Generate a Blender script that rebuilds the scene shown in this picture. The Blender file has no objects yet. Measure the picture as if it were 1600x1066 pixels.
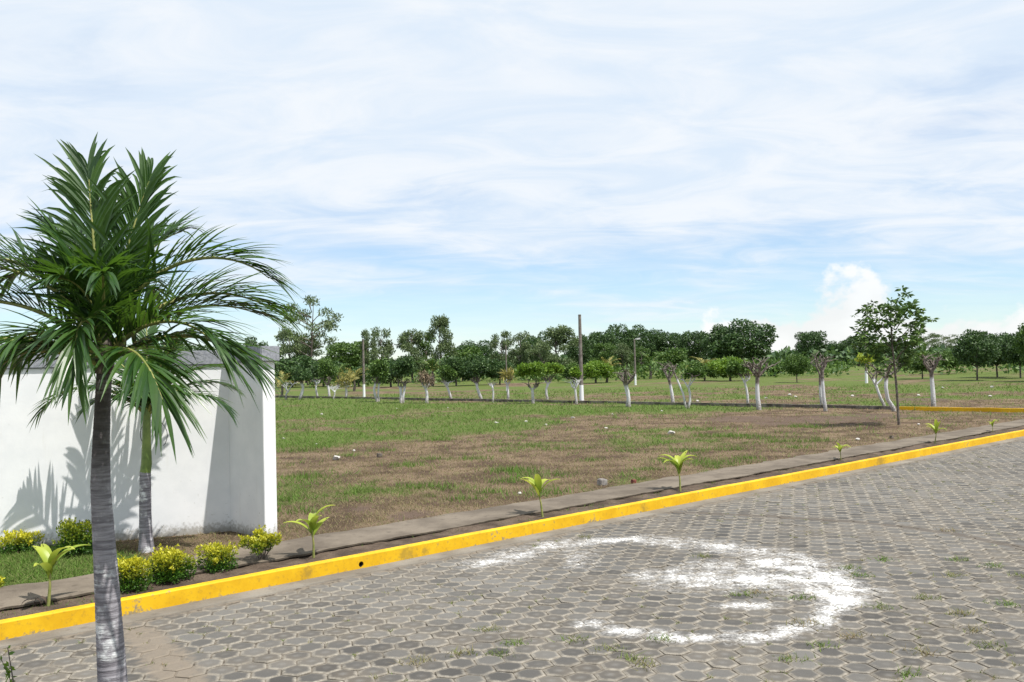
import bpy, bmesh, math, random
import numpy as np
from mathutils import Vector, Matrix

# ------------------------------------------------------------------ camera, sky, sun, exposure
S = bpy.context.scene
COL = S.collection
R = math.radians
F, H, ROLL, HZ = 1450.0, 2.5, R(1.3), 566.0
PITCH = math.atan((HZ - 533) / F)
fw = np.array([0, math.cos(PITCH), math.sin(PITCH)]); r0 = np.array([1., 0, 0]); u0 = np.cross(r0, fw)
rt = r0 * math.cos(ROLL) - u0 * math.sin(ROLL); up = u0 * math.cos(ROLL) + r0 * math.sin(ROLL)
cam = bpy.data.objects.new('camera', bpy.data.cameras.new('camera')); COL.objects.link(cam)
cam.data.sensor_width = 36; cam.data.lens = 36 * F / 1600
cam.data.clip_start = .1; cam.data.clip_end = 4000
m = Matrix.Identity(4)
for i in range(3):
    m[i][0], m[i][1], m[i][2] = rt[i], up[i], -fw[i]
m[2][3] = H
cam.matrix_world = m
S.camera = cam
S.view_settings.view_transform = 'Standard'; S.view_settings.look = 'None'
S.view_settings.gamma = 1; S.view_settings.use_curve_mapping = False
S.view_settings.exposure = 0.36

SUN_AZ, SUN_EL = R(-33), R(64)          # azimuth measured from +X towards +Y
sdir = Vector((math.cos(SUN_AZ) * math.cos(SUN_EL), math.sin(SUN_AZ) * math.cos(SUN_EL), math.sin(SUN_EL)))
sl = bpy.data.lights.new('sun', 'SUN'); sl.energy = 5.0; sl.angle = R(.53); sl.color = (1, .96, .9)
so = bpy.data.objects.new('sun', sl); COL.objects.link(so)
so.rotation_euler = sdir.to_track_quat('Z', 'Y').to_euler(); so.location = (20, -20, 40)

W = bpy.data.worlds.new('World'); S.world = W; W.use_nodes = True
nt = W.node_tree; nt.nodes.clear()
class NT:
    def __init__(s, t): s.t = t
    def n(s, ty, **k):
        nd = s.t.nodes.new(ty)
        for a, v in k.items():
            if a.startswith('i_'):
                key = a[2:]; nd.inputs[int(key) if key.isdigit() else key.replace('_', ' ')].default_value = v
            else: setattr(nd, a, v)
        return nd
    def l(s, a, b): s.t.links.new(a, b)
    def math(s, op, a, b=None, c=None, clamp=False):
        nd = s.t.nodes.new('ShaderNodeMath'); nd.operation = op; nd.use_clamp = clamp
        for i, v in enumerate((a, b, c)):
            if v is None: continue
            if isinstance(v, (int, float)): nd.inputs[i].default_value = v
            else: s.l(v, nd.inputs[i])
        return nd.outputs[0]
    def ramp(s, fac, a, b, lo=0., hi=1.):
        nd = s.t.nodes.new('ShaderNodeMapRange'); nd.interpolation_type = 'SMOOTHSTEP'
        nd.inputs[1].default_value = a; nd.inputs[2].default_value = b; nd.inputs[3].default_value = lo; nd.inputs[4].default_value = hi
        s.l(fac, nd.inputs[0]); return nd.outputs[0]
    def mix(s, fac, a, b):
        nd = s.t.nodes.new('ShaderNodeMix'); nd.data_type = 'RGBA'
        for i, v in ((0, fac), (6, a), (7, b)):
            if isinstance(v, (int, float)): nd.inputs[i].default_value = v
            elif isinstance(v, tuple): nd.inputs[i].default_value = (*v, 1) if len(v) == 3 else v
            else: s.l(v, nd.inputs[i])
        return nd.outputs[2]
    def noise(s, vec, scale, detail=4, rough=.55, dist=0.):
        nd = s.t.nodes.new('ShaderNodeTexNoise'); nd.inputs['Scale'].default_value = scale
        nd.inputs['Detail'].default_value = detail; nd.inputs['Roughness'].default_value = rough; nd.inputs['Distortion'].default_value = dist
        if vec is not None: s.l(vec, nd.inputs['Vector'])
        return nd.outputs['Fac']
w = NT(nt)
sky = w.n('ShaderNodeTexSky', sky_type='NISHITA', sun_disc=False, sun_elevation=SUN_EL,
          sun_rotation=math.atan2(sdir.x, sdir.y), air_density=1.0, dust_density=.0, ozone_density=1.5, altitude=0)
blue = w.n('ShaderNodeMix', data_type='RGBA', blend_type='MULTIPLY'); blue.inputs[0].default_value = 1; blue.inputs[7].default_value = (.80, .95, 1.12, 1); w.l(sky.outputs[0], blue.inputs[6])
bg1 = w.n('ShaderNodeBackground', i_Strength=.105); w.l(blue.outputs[2], bg1.inputs[0])
tc = w.n('ShaderNodeTexCoord')
sep = w.n('ShaderNodeSeparateXYZ'); w.l(tc.outputs['Generated'], sep.inputs[0])
zc = w.math('MAXIMUM', sep.outputs[2], 0.0)
zz = w.math('ADD', zc, .14)
cx = w.math('DIVIDE', sep.outputs[0], zz); cy = w.math('DIVIDE', sep.outputs[1], zz)
cv = w.n('ShaderNodeCombineXYZ'); w.l(cx, cv.inputs[0]); w.l(cy, cv.inputs[1])
mp = w.n('ShaderNodeMapping'); mp.inputs['Rotation'].default_value = (0, 0, R(25)); mp.inputs['Scale'].default_value = (.8, 1.25, 1); mp.inputs['Location'].default_value = (3.1, 1.7, 0)
w.l(cv.outputs[0], mp.inputs[0])
n1 = w.noise(mp.outputs[0], .75, 7, .55, .6)
n2 = w.noise(mp.outputs[0], 2.6, 6, .6, .8)
cl = w.math('ADD', w.math('MULTIPLY', n1, .72), w.math('MULTIPLY', n2, .28))
thin = w.ramp(zc, .03, .22, -.13, .18)          # the deck thins out towards its far edge
cov = w.ramp(w.math('ADD', cl, thin), .32, .64, .24, .97)
# towering cumulus far off
tc3 = w.n('ShaderNodeMapping'); tc3.inputs['Scale'].default_value = (1, 1, 1.5); w.l(tc.outputs['Generated'], tc3.inputs[0])
c1 = w.noise(tc3.outputs[0], 9, 6, .55, .2)
az = w.math('ARCTAN2', sep.outputs[0], sep.outputs[1])
azv = w.n('ShaderNodeCombineXYZ'); w.l(az, azv.inputs[0])
hN = w.noise(azv.outputs[0], 5.5, 3, .5)
hump = w.math('SUBTRACT', 1, w.math('MULTIPLY', w.math('ABSOLUTE', w.math('SUBTRACT', az, .37)), 3.6), clamp=True)
hump2 = w.math('MULTIPLY', hump, w.math('ADD', w.math('MULTIPLY', hN, .12), .018))
hgt = w.math('ADD', w.math('MULTIPLY', w.math('SUBTRACT', c1, .5), .20), hump2)
cum = w.ramp(w.math('SUBTRACT', hgt, zc), -.003, .011, 0, .86)
cuml = w.ramp(c1, .36, .60, .93, 1.04)
ccol = w.mix(w.ramp(n2, .3, .7), (.76, .87, 1.0), (.93, .972, 1.02))
bg2 = w.n('ShaderNodeBackground', i_Strength=.77); w.l(ccol, bg2.inputs[0])
cumc = w.n('ShaderNodeCombineColor')
for i in range(3): w.l(cuml, cumc.inputs[i])
bg3 = w.n('ShaderNodeBackground', i_Strength=.78); w.l(cumc.outputs[0], bg3.inputs[0])
mx = w.n('ShaderNodeMixShader'); w.l(cov, mx.inputs[0]); w.l(bg1.outputs[0], mx.inputs[1]); w.l(bg2.outputs[0], mx.inputs[2])
mx2 = w.n('ShaderNodeMixShader'); w.l(cum, mx2.inputs[0]); w.l(mx.outputs[0], mx2.inputs[1]); w.l(bg3.outputs[0], mx2.inputs[2])
wo = w.n('ShaderNodeOutputWorld'); w.l(mx2.outputs[0], wo.inputs[0])

# ------------------------------------------------------------------ placing helpers (surveying: pixel of the photo -> point on a plane)
def ray(px, py): return fw * F + rt * (px - 800) + up * (533 - py)
def g(px, py, z=0.):
    v = ray(px, py); t = (z - H) / v[2]; return np.array([0, 0, H]) + v * t
def at(px, py, y):
    v = ray(px, py); return np.array([0, 0, H]) + v * (y / v[1])
def proj(p):
    v = np.asarray(p, float) - np.array([0, 0, H]); d = v @ fw
    return 800 + F * (v @ rt) / d, 533 - F * (v @ up) / d, d
K0 = np.array([-.064, 13.216, 0]); KE = np.array([.7312, .6822, 0]); KE /= np.linalg.norm(KE); KN = np.array([-KE[1], KE[0], 0])
def kp(u, v, z=0.): return K0 + KE * u + KN * v + np.array([0, 0, z])
def uv(p): q = np.asarray(p) - K0; return q @ KE, q @ KN
ZF, ZS, ZW, ZK = .14, .10, .15, .165     # field, soil strip, sidewalk, kerb top
rng = np.random.default_rng(7)

def vnoise(x, y, seed=0):
    xi = np.floor(x).astype(int); yi = np.floor(y).astype(int); fx = x - xi; fy = y - yi
    def h(a, b):
        n = (a * 374761393 + b * 668265263 + seed * 974711) & 0xffffffff
        n = ((n ^ (n >> 13)) * 1274126177) & 0xffffffff
        return ((n ^ (n >> 16)) & 0xffff) / 65535.
    fx = fx * fx * (3 - 2 * fx); fy = fy * fy * (3 - 2 * fy)
    return (h(xi, yi) * (1 - fx) + h(xi + 1, yi) * fx) * (1 - fy) + (h(xi, yi + 1) * (1 - fx) + h(xi + 1, yi + 1) * fx) * fy
def fbm(x, y, seed=0, o=4):
    s = 0; a = .5; t = 0
    for i in range(o):
        s = s + a * vnoise(x * 2 ** i, y * 2 ** i, seed + i); t += a; a *= .5
    return s / t
def sstep(x, a, b):
    t = np.clip((x - a) / (b - a), 0, 1); return t * t * (3 - 2 * t)
def polydist(P, pts):
    P = np.asarray(P)[:, :2]; d = np.full(len(P), 1e9)
    for a, b in zip(pts[:-1], pts[1:]):
        a = np.array(a[:2]); b = np.array(b[:2]); ab = b - a
        t = np.clip(((P - a) @ ab) / max(ab @ ab, 1e-9), 0, 1)
        d = np.minimum(d, np.linalg.norm(P - a - t[:, None] * ab, axis=1))
    return d

# ------------------------------------------------------------------ materials
def mat(name, rough=.8, spec=.3):
    mt = bpy.data.materials.new(name); mt.use_nodes = True
    b = mt.node_tree.nodes['Principled BSDF']; b.inputs['Roughness'].default_value = rough
    b.inputs['Specular IOR Level'].default_value = spec
    return mt, NT(mt.node_tree), b
def attr(k, name):
    a = k.n('ShaderNodeAttribute', attribute_name=name); return a.outputs['Fac']
def bump(k, b, h, strength=.4, dist=.01):
    bp = k.n('ShaderNodeBump'); bp.inputs['Strength'].default_value = strength; bp.inputs['Distance'].default_value = dist
    k.l(h, bp.inputs['Height']); k.l(bp.outputs[0], b.inputs['Normal'])
def objpos(k): return k.n('ShaderNodeTexCoord').outputs['Object']
def wpos(k): return k.n('ShaderNodeNewGeometry').outputs['Position']
def leaf_mat(name, c0, c1, rough=.5, trans=.3, tcol=None, spec=.4):
    mt, k, b = mat(name, rough, spec)
    t = attr(k, 'tint')
    c = k.mix(t, c0, c1); k.l(c, b.inputs['Base Color'])
    tr = k.n('ShaderNodeBsdfTranslucent')
    if tcol: tr.inputs[0].default_value = (*tcol, 1)
    else: k.l(c, tr.inputs[0])
    ms = k.n('ShaderNodeMixShader'); ms.inputs[0].default_value = trans
    k.l(b.outputs[0], ms.inputs[1]); k.l(tr.outputs[0], ms.inputs[2])
    k.l(ms.outputs[0], k.t.nodes['Material Output'].inputs[0])
    return mt
def noisy(name, c0, c1, scale, rough=.85, lo=.35, hi=.65, bs=.3, bd=.01, world=False, spec=.25, detail=6):
    mt, k, b = mat(name, rough, spec)
    p = wpos(k) if world else objpos(k)
    n = k.noise(p, scale, detail, .6)
    k.l(k.mix(k.ramp(n, lo, hi), c0, c1), b.inputs['Base Color'])
    bump(k, b, n, bs, bd)
    return mt
M = {}
M['palm_leaf'] = leaf_mat('palm_leaf', (.012, .044, .010), (.065, .135, .022), .36, .25, (.12, .25, .022), .5)
M['palm_dead'] = leaf_mat('palm_dead', (.05, .035, .028), (.16, .11, .07), .8, .1)
M['midrib'] = noisy('midrib', (.16, .19, .05), (.30, .29, .10), 9, .5)
M['leaf_dark'] = leaf_mat('leaf_dark', (.022, .058, .017), (.085, .15, .04), .55, .2)
M['leaf_mid'] = leaf_mat('leaf_mid', (.035, .085, .016), (.12, .20, .035), .55, .25)
M['leaf_bright'] = leaf_mat('leaf_bright', (.08, .17, .015), (.20, .31, .035), .5, .35)
M['leaf_grey'] = leaf_mat('leaf_grey', (.05, .09, .034), (.17, .22, .085), .55, .22)
M['leaf_yellow'] = leaf_mat('leaf_yellow', (.05, .13, .01), (.56, .53, .03), .5, .3)
M['leaf_lime'] = leaf_mat('leaf_lime', (.14, .25, .02), (.50, .54, .08), .42, .35)
M['leaf_dry'] = leaf_mat('leaf_dry', (.10, .07, .05), (.30, .23, .15), .85, .15)
M['leaf_straw'] = leaf_mat('leaf_straw', (.10, .12, .03), (.42, .36, .10), .6, .3)
M['grass'] = leaf_mat('grass', (.27, .205, .125), (.10, .20, .028), .75, .35, None, .15)
M['bark'] = noisy('bark', (.07, .055, .045), (.19, .165, .14), 14, .9, bs=.6, bd=.02)
M['cutwood'] = noisy('cutwood', (.28, .22, .16), (.42, .36, .28), 20, .9)
def painted_bark():
    mt, k, b = mat('painted_bark', .85, .2)
    p = objpos(k); s = k.n('ShaderNodeSeparateXYZ'); k.l(p, s.inputs[0])
    n = k.noise(p, 9, 6, .65); n2 = k.noise(p, 26, 4, .6)
    e = k.math('ADD', s.outputs[2], k.math('MULTIPLY', k.math('SUBTRACT', n, .5), .30))
    oi = k.n('ShaderNodeObjectInfo'); e = k.math('ADD', e, k.math('MULTIPLY', oi.outputs['Random'], -.55)); e = k.math('ADD', e, k.math('MULTIPLY', k.math('SUBTRACT', n2, .5), .25))
    pf = k.ramp(e, .78, .96, 1, 0)
    dirt = k.ramp(k.math('ADD', n2, k.math('MULTIPLY', s.outputs[2], .5)), .42, .80)
    pw = k.mix(dirt, (.17, .145, .12), (.56, .56, .57))
    bk = k.mix(k.ramp(n, .35, .65), (.075, .06, .05), (.23, .20, .175))
    k.l(k.mix(pf, bk, pw), b.inputs['Base Color']); bump(k, b, n2, .5, .02)
    return mt
M['painted_bark'] = painted_bark()
def pole_mat():
    mt, k, b = mat('painted_pole', .85, .2)
    p = objpos(k); s = k.n('ShaderNodeSeparateXYZ'); k.l(p, s.inputs[0])
    n = k.noise(p, 5, 6, .65)
    pf = k.ramp(k.math('ADD', s.outputs[2], k.math('MULTIPLY', n, .05)), 1.0, 1.03, 1, 0)
    bk = k.mix(k.ramp(n, .35, .65), (.12, .10, .09), (.22, .195, .175))
    k.l(k.mix(pf, bk, (.74, .75, .76)), b.inputs['Base Color'])
    return mt
M['pole'] = pole_mat()
def palm_trunk_mat():
    mt, k, b = mat('palm_bark', .8, .25)
    p = objpos(k); s = k.n('ShaderNodeSeparateXYZ'); k.l(p, s.inputs[0])
    mp = k.n('ShaderNodeMapping'); mp.inputs['Scale'].default_value = (3, 3, 26); k.l(p, mp.inputs[0])
    n = k.noise(mp.outputs[0], 2.0, 6, .65)
    n2 = k.noise(p, 7, 5, .6)
    mp3 = k.n('ShaderNodeMapping'); mp3.inputs['Scale'].default_value = (30, 30, 5); k.l(p, mp3.inputs[0])
    n3 = k.noise(mp3.outputs[0], 1.6, 4, .6)
    c = k.mix(k.ramp(n, .35, .68), (.15, .14, .155), (.34, .325, .35))
    c = k.mix(k.ramp(n3, .60, .72, 0, .4), c, (.10, .09, .09))
    c = k.mix(k.math('MULTIPLY', k.ramp(n2, .52, .66), k.ramp(n, .35, .55)), c, (.66, .67, .67))
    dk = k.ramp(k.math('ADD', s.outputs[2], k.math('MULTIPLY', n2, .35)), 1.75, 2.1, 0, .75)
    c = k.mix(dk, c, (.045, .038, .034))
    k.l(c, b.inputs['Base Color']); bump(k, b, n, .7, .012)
    return mt
M['palm_bark'] = palm_trunk_mat()
M['crownshaft'] = noisy('crownshaft', (.10, .16, .03), (.20, .27, .06), 6, .4, spec=.5)
def wall_mat():
    mt, k, b = mat('white_plaster', .75, .25)
    p = wpos(k); s = k.n('ShaderNodeSeparateXYZ'); k.l(p, s.inputs[0])
    n = k.noise(p, 3, 6, .6); n2 = k.noise(p, 22, 5, .6)
    mp = k.n('ShaderNodeMapping'); mp.inputs['Scale'].default_value = (6, 6, .6); k.l(p, mp.inputs[0]); n3 = k.noise(mp.outputs[0], 1.5, 5, .6)
    c = k.mix(k.ramp(n, .3, .7), (.72, .73, .742), (.785, .79, .797))
    c = k.mix(k.ramp(n3, .58, .80, 0, .30), c, (.62, .60, .55))
    sp = k.math('MULTIPLY', k.ramp(n2, .64, .72), k.ramp(s.outputs[2], .2, 1.1, .8, .12))
    c = k.mix(sp, c, (.42, .41, .38))
    ft = k.ramp(k.math('ADD', s.outputs[2], k.math('MULTIPLY', n2, -.3)), .0, .17, .8, 0)
    c = k.mix(ft, c, (.24, .22, .18))
    k.l(c, b.inputs['Base Color']); bump(k, b, n2, .15, .006)
    return mt
M['wall'] = wall_mat()
M['coping'] = noisy('coping_grey', (.20, .21, .235), (.31, .32, .35), 30, .85, world=True)
def kerb_mat():
    mt, k, b = mat('yellow_kerb_paint', .7, .3)
    p = wpos(k); n = k.noise(p, 2.2, 7, .65); n2 = k.noise(p, 17, 6, .65); n3 = k.noise(p, 55, 3, .6)
    s = k.n('ShaderNodeSeparateXYZ'); k.l(p, s.inputs[0])
    c = k.mix(k.ramp(n, .35, .65), (.56, .315, .004), (.66, .40, .007))
    c = k.mix(k.ramp(n2, .52, .72, 0, .65), c, (.36, .21, .02))
    low = k.ramp(s.outputs[2], 0, .05, .07, 0)
    wear = k.ramp(k.math('ADD', k.math('ADD', k.math('MULTIPLY', n, .5), k.math('MULTIPLY', n2, .5)), low), .575, .66)
    c = k.mix(k.math('MULTIPLY', wear, .85), c, k.mix(n3, (.10, .085, .06), (.30, .27, .22)))
    for (px, py, r_) in ((640, 868, .22), (668, 862, .10), (655, 852, .10), (560, 893, .12), (312, 925, .12), (1290, 748, .3), (1375, 722, .3), (905, 812, .12), (478, 897, .14), (1010, 795, .15)):
        q = g(px, py, .06); vd = k.n('ShaderNodeVectorMath', operation='DISTANCE'); k.l(p, vd.inputs[0]); vd.inputs[1].default_value = tuple(q)
        f_ = k.ramp(k.math('ADD', vd.outputs['Value'], k.math('MULTIPLY', k.math('SUBTRACT', n2, .5), r_ * 2.6)), r_ * .9, r_ * .2, 0, .55)
        c = k.mix(f_, c, k.mix(n3, (.09, .07, .03), (.26, .18, .04)))
    k.l(c, b.inputs['Base Color']); bump(k, b, n2, .3, .006)
    return mt
M['kerb'] = kerb_mat()
M['kerb_grey'] = noisy('kerb_concrete', (.07, .062, .052), (.20, .18, .155), 2.5, .9, world=True)
def concrete(name, a, b_, cdark, world=True):
    mt, k, b = mat(name, .9, .2); p = wpos(k)
    n = k.noise(p, 1.3, 7, .6); n2 = k.noise(p, 40, 4, .6); n3 = k.noise(p, 6, 5, .6)
    c = k.mix(k.ramp(n, .33, .67), a, b_); c = k.mix(k.ramp(n3, .55, .72, 0, .6), c, cdark)
    c = k.mix(k.ramp(n2, .3, .7, 0, .22), c, cdark)
    k.l(c, b.inputs['Base Color']); bump(k, b, n2, .3, .006); return mt
M['sidewalk'] = concrete('sidewalk_concrete', (.105, .086, .066), (.185, .155, .12), (.062, .05, .038))
M['gutter'] = concrete('gutter_concrete', (.15, .132, .108), (.23, .21, .178), (.09, .078, .064))
def soil_mat():
    mt, k, b = mat('soil', .95, .1); p = wpos(k)
    n = k.noise(p, 3, 7, .65); n2 = k.noise(p, 45, 4, .65)
    c = k.mix(k.ramp(n, .35, .65), (.06, .044, .033), (.125, .094, .07)); c = k.mix(k.ramp(n2, .5, .7, 0, .8), c, (.03, .023, .018))
    k.l(c, b.inputs['Base Color']); bump(k, b, n2, .8, .02); return mt
M['soil'] = soil_mat()
def field_mat():
    mt, k, b = mat('field_ground', .95, .1); p = wpos(k)
    gr = attr(k, 'green'); br = attr(k, 'bare')
    n = k.noise(p, .9, 8, .65); n2 = k.noise(p, 11, 5, .65); n3 = k.noise(p, 45, 4, .65)
    dry = k.mix(k.ramp(n, .38, .62), (.085, .057, .04), (.205, .15, .098))
    dry = k.mix(k.ramp(n2, .52, .7, 0, .6), dry, (.075, .05, .037))
    grn = k.mix(k.ramp(n2, .3, .7), (.06, .105, .02), (.13, .155, .045))
    f = k.ramp(k.math('ADD', gr, k.math('MULTIPLY', k.math('SUBTRACT', n2, .5), .9)), .3, .7)
    c = k.mix(f, dry, grn); c = k.mix(k.ramp(k.math('ADD', br, k.math('MULTIPLY', k.math('SUBTRACT', n, .5), 2.2)), .35, .8, 0, .85), c, k.mix(n2, (.07, .05, .042), (.17, .12, .09)))
    c = k.mix(k.ramp(n3, .45, .75, 0, .45), c, (.05, .04, .025))
    k.l(c, b.inputs['Base Color']); bump(k, b, n3, .9, .04); return mt
M['field'] = field_mat()
def paver_mat(bed=False):
    mt, k, b = mat('road_bedding' if bed else 'paver_concrete', .85, .25); p = wpos(k)
    lime = attr(k, 'lime'); sand = attr(k, 'sand'); trk = attr(k, 'track')
    n = k.noise(p, 1.1, 6, .6); n2 = k.noise(p, 13, 5, .65); n3 = k.noise(p, 80, 3, .6)
    dust = k.mix(k.ramp(n2, .3, .7), (.17, .15, .12), (.31, .282, .235))
    if bed:
        c = k.mix(k.ramp(n2, .35, .6), (.05, .042, .033), (.17, .148, .118)); c = k.mix(k.ramp(n3, .5, .75, 0, .7), c, (.05, .04, .03))
    else:
        t = attr(k, 'tint'); rim = attr(k, 'rim')
        c = k.mix(t, (.055, .052, .048), (.14, .134, .123))
        c = k.mix(k.ramp(n, .4, .68, 0, .6), c, (.135, .115, .09))
        core = k.math('MULTIPLY', k.ramp(k.math('ADD', rim, k.math('MULTIPLY', k.math('SUBTRACT', n2, .5), .25)), .0, .42, .6, 0), k.ramp(n, .40, .60))
        c = k.mix(core, c, (.17, .164, .152))
        rf = k.ramp(k.math('ADD', rim, k.math('MULTIPLY', k.math('SUBTRACT', n2, .5), .35)), .60, .95, 0, .85)
        rf = k.math('MULTIPLY', rf, k.ramp(k.noise(p, 2.3, 4, .6), .32, .52, .4, 1))
        c = k.mix(rf, c, dust)
        c = k.mix(k.ramp(n3, .52, .75, 0, .5), c, (.06, .058, .054))
    c = k.mix(k.ramp(k.math('ADD', sand, k.math('MULTIPLY', k.math('SUBTRACT', n2, .5), .9)), .35, .8, 0, .9), c, k.mix(n3, (.14, .115, .088), (.22, .185, .145)))
    c = k.mix(k.ramp(k.math('ADD', trk, k.math('MULTIPLY', k.math('SUBTRACT', n2, .5), .8)), .4, .8, 0, .7), c, (.085, .07, .056))
    e1 = k.ramp(n2, .30, .70); e2 = k.ramp(k.noise(p, 34, 5, .7), .3, .7); e3 = k.ramp(k.noise(p, 3.2, 4, .6), .3, .7)
    lm = k.math('ADD', k.math('MULTIPLY', lime, 1.12), k.math('ADD', k.math('MULTIPLY', k.math('SUBTRACT', e1, .5), .55), k.math('ADD', k.math('MULTIPLY', k.math('SUBTRACT', e2, .5), .75), k.math('MULTIPLY', k.math('SUBTRACT', e3, .5), .75))))
    lf = k.math('MULTIPLY', k.ramp(lm, .60, 1.38, 0, .88), k.ramp(lime, .02, .2))
    c = k.mix(k.math('MULTIPLY', k.ramp(lm, .10, .7, 0, .5), k.ramp(lime, .01, .15)), c, (.34, .33, .315))
    lf = k.math('MULTIPLY', lf, k.ramp(e2, .1, .55, .35, 1))
    c = k.mix(lf, c, (.70, .70, .69))
    k.l(c, b.inputs['Base Color']); bump(k, b, n3, .35, .005); return mt
M['paver'] = paver_mat(); M['bedding'] = paver_mat(True)
M['stone'] = noisy('pale_stone', (.36, .34, .30), (.58, .56, .53), 9, .9)
M['stone_grey'] = noisy('grey_block', (.16, .145, .135), (.30, .28, .26), 12, .9)
M['brick'] = noisy('red_brick', (.11, .035, .027), (.20, .07, .055), 14, .9)
M['wire'] = noisy('dark_wire', (.02, .02, .02), (.05, .045, .04), 30, .5)
M['lamp'] = noisy('lamp_metal', (.45, .46, .47), (.6, .6, .6), 10, .4)
M['hole'] = noisy('dark_pipe', (.02, .017, .014), (.05, .04, .03), 20, .9)

# ------------------------------------------------------------------ mesh helpers
class MB:
    """collects vertices / faces (numpy chunks), with float attributes, into ONE mesh"""
    def __init__(s): s.v = []; s.f = []; s.nv = 0; s.at = {}
    def add(s, verts, faces, mi=0, **at):
        verts = np.asarray(verts, float).reshape(-1, 3); n = len(verts)
        faces = [np.asarray(faces)] if isinstance(faces, np.ndarray) else [np.asarray([q for q in faces if len(q) == c]) for c in sorted({len(q) for q in faces})]
        for fa in faces: s.f.append((fa + s.nv, mi))
        s.v.append(verts)
        for k_ in set(at) | set(s.at):
            lst = s.at.setdefault(k_, [np.zeros(s.nv)] if s.nv else [])
            lst.append(np.broadcast_to(np.asarray(at.get(k_, 0.), float), (n,)))
        s.nv += n
    def mesh(s, name, mats, smooth=False):
        me = bpy.data.meshes.new(name)
        v = np.concatenate(s.v); me.vertices.add(len(v)); me.vertices.foreach_set('co', v.astype(np.float32).ravel())
        li = np.concatenate([f.ravel() for f, _ in s.f]); cnt = np.concatenate([np.full(len(f), f.shape[1]) for f, _ in s.f])
        mi = np.concatenate([np.full(len(f), k_) for f, k_ in s.f])
        me.loops.add(len(li)); me.loops.foreach_set('vertex_index', li.astype(np.int32))
        me.polygons.add(len(cnt)); st = np.concatenate([[0], np.cumsum(cnt)[:-1]])
        me.polygons.foreach_set('loop_start', st.astype(np.int32)); me.polygons.foreach_set('material_index', mi.astype(np.int32))
        me.polygons.foreach_set('use_smooth', np.full(len(cnt), smooth))
        for k_, lst in s.at.items():
            a = me.attributes.new(k_, 'FLOAT', 'POINT'); a.data.foreach_set('value', np.concatenate(lst).astype(np.float32))
        for mt in (mats if isinstance(mats, (list, tuple)) else [mats]): me.materials.append(M[mt])
        me.update(calc_edges=True); me.validate(); return me
    def obj(s, name, mats, parent=None, smooth=False, loc=None):
        return link(name, s.mesh(name, mats, smooth), parent, loc)
def link(name, me, parent=None, loc=None):
    o = bpy.data.objects.new(name, me); COL.objects.link(o)
    if parent is not None: o.parent = parent
    if loc is not None: o.location = loc
    return o
def tag(o, label, cat, group=None):
    o['label'] = label; o['category'] = cat
    if group: o['group'] = group
    return o
def thing(name, loc, label, cat, group=None, rz=0):
    o = bpy.data.objects.new(name, None); COL.objects.link(o); o.location = loc; o.rotation_euler[2] = rz
    o.empty_display_size = .2
    return tag(o, label, cat, group)
def struct(o): o['kind'] = 'structure'; return o
def stuff(o): o['kind'] = 'stuff'; return o
def box(mb, c, ex, ey, ez, mi=0, **at):
    c = np.asarray(c, float); ex, ey, ez = (np.asarray(q, float) for q in (ex, ey, ez))
    v = [c + sx * ex + sy * ey + sz * ez for sz in (-1, 1) for sy in (-1, 1) for sx in (-1, 1)]
    mb.add(v, [(0, 2, 3, 1), (4, 5, 7, 6), (0, 1, 5, 4), (2, 6, 7, 3), (0, 4, 6, 2), (1, 3, 7, 5)], mi, **at)
def tube(mb, pts, rad, n=8, mi=0, cap=True, **at):
    pts = np.asarray(pts, float); rad = np.broadcast_to(np.asarray(rad, float), (len(pts),)); vs = []
    ref = np.array([.31, .95, .05])
    for i, p in enumerate(pts):
        d = pts[min(i + 1, len(pts) - 1)] - pts[max(i - 1, 0)]; d /= np.linalg.norm(d) + 1e-9
        a = np.cross(d, ref); a /= np.linalg.norm(a) + 1e-9; b = np.cross(d, a)
        th = np.arange(n) * 2 * math.pi / n
        vs.append(p + rad[i] * (np.cos(th)[:, None] * a + np.sin(th)[:, None] * b))
    fs = [(i * n + j, i * n + (j + 1) % n, (i + 1) * n + (j + 1) % n, (i + 1) * n + j) for i in range(len(pts) - 1) for j in range(n)]
    vs = np.concatenate(vs)
    fs = np.array(fs)
    mb.add(vs, fs, mi, **at)
    if cap:
        mb.add(vs[-n:], [tuple(range(n))], mi, **at)
def leaves(mb, C, D, size, asp=.45, mi=0, tint=None, rg=rng, bend=.0):
    """rhombic leaves: centre base C, direction D"""
    C = np.asarray(C, float); N = len(C); D = D / (np.linalg.norm(D, axis=1, keepdims=True) + 1e-9)
    rnd = rg.normal(size=(N, 3)); Sd = np.cross(D, rnd); Sd /= np.linalg.norm(Sd, axis=1, keepdims=True) + 1e-9
    size = np.broadcast_to(size, (N,))[:, None]
    v = np.stack([C, C + D * size * .5 + Sd * size * asp * .5, C + D * size, C + D * size * .5 - Sd * size * asp * .5], 1)
    f = np.arange(4 * N).reshape(N, 4)
    t = np.repeat(np.broadcast_to(rg.random(N) if tint is None else tint, (N,)), 4)
    mb.add(v.reshape(-1, 3), f, mi, tint=t)
def lobes_crown(mb, L, n, size, rg, asp=.5, shell=.55, upb=.35, tint=None):
    """L: rows x,y,z,rx,ry,rz"""
    L = np.asarray(L, float); wgt = (L[:, 3] * L[:, 5]); wgt /= wgt.sum()
    k_ = rg.choice(len(L), n, p=wgt); d = rg.normal(size=(n, 3)); d /= np.linalg.norm(d, axis=1, keepdims=True)
    r = shell + (1 - shell) * rg.random(n) ** .6
    C = L[k_, :3] + d * L[k_, 3:] * r[:, None]
    D = d * .6 + rg.normal(size=(n, 3)) * .7 + np.array([0, 0, upb - .35])
    leaves(mb, C, D, size * (.6 + .8 * rg.random(n)), asp, 0, tint, rg)

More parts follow.
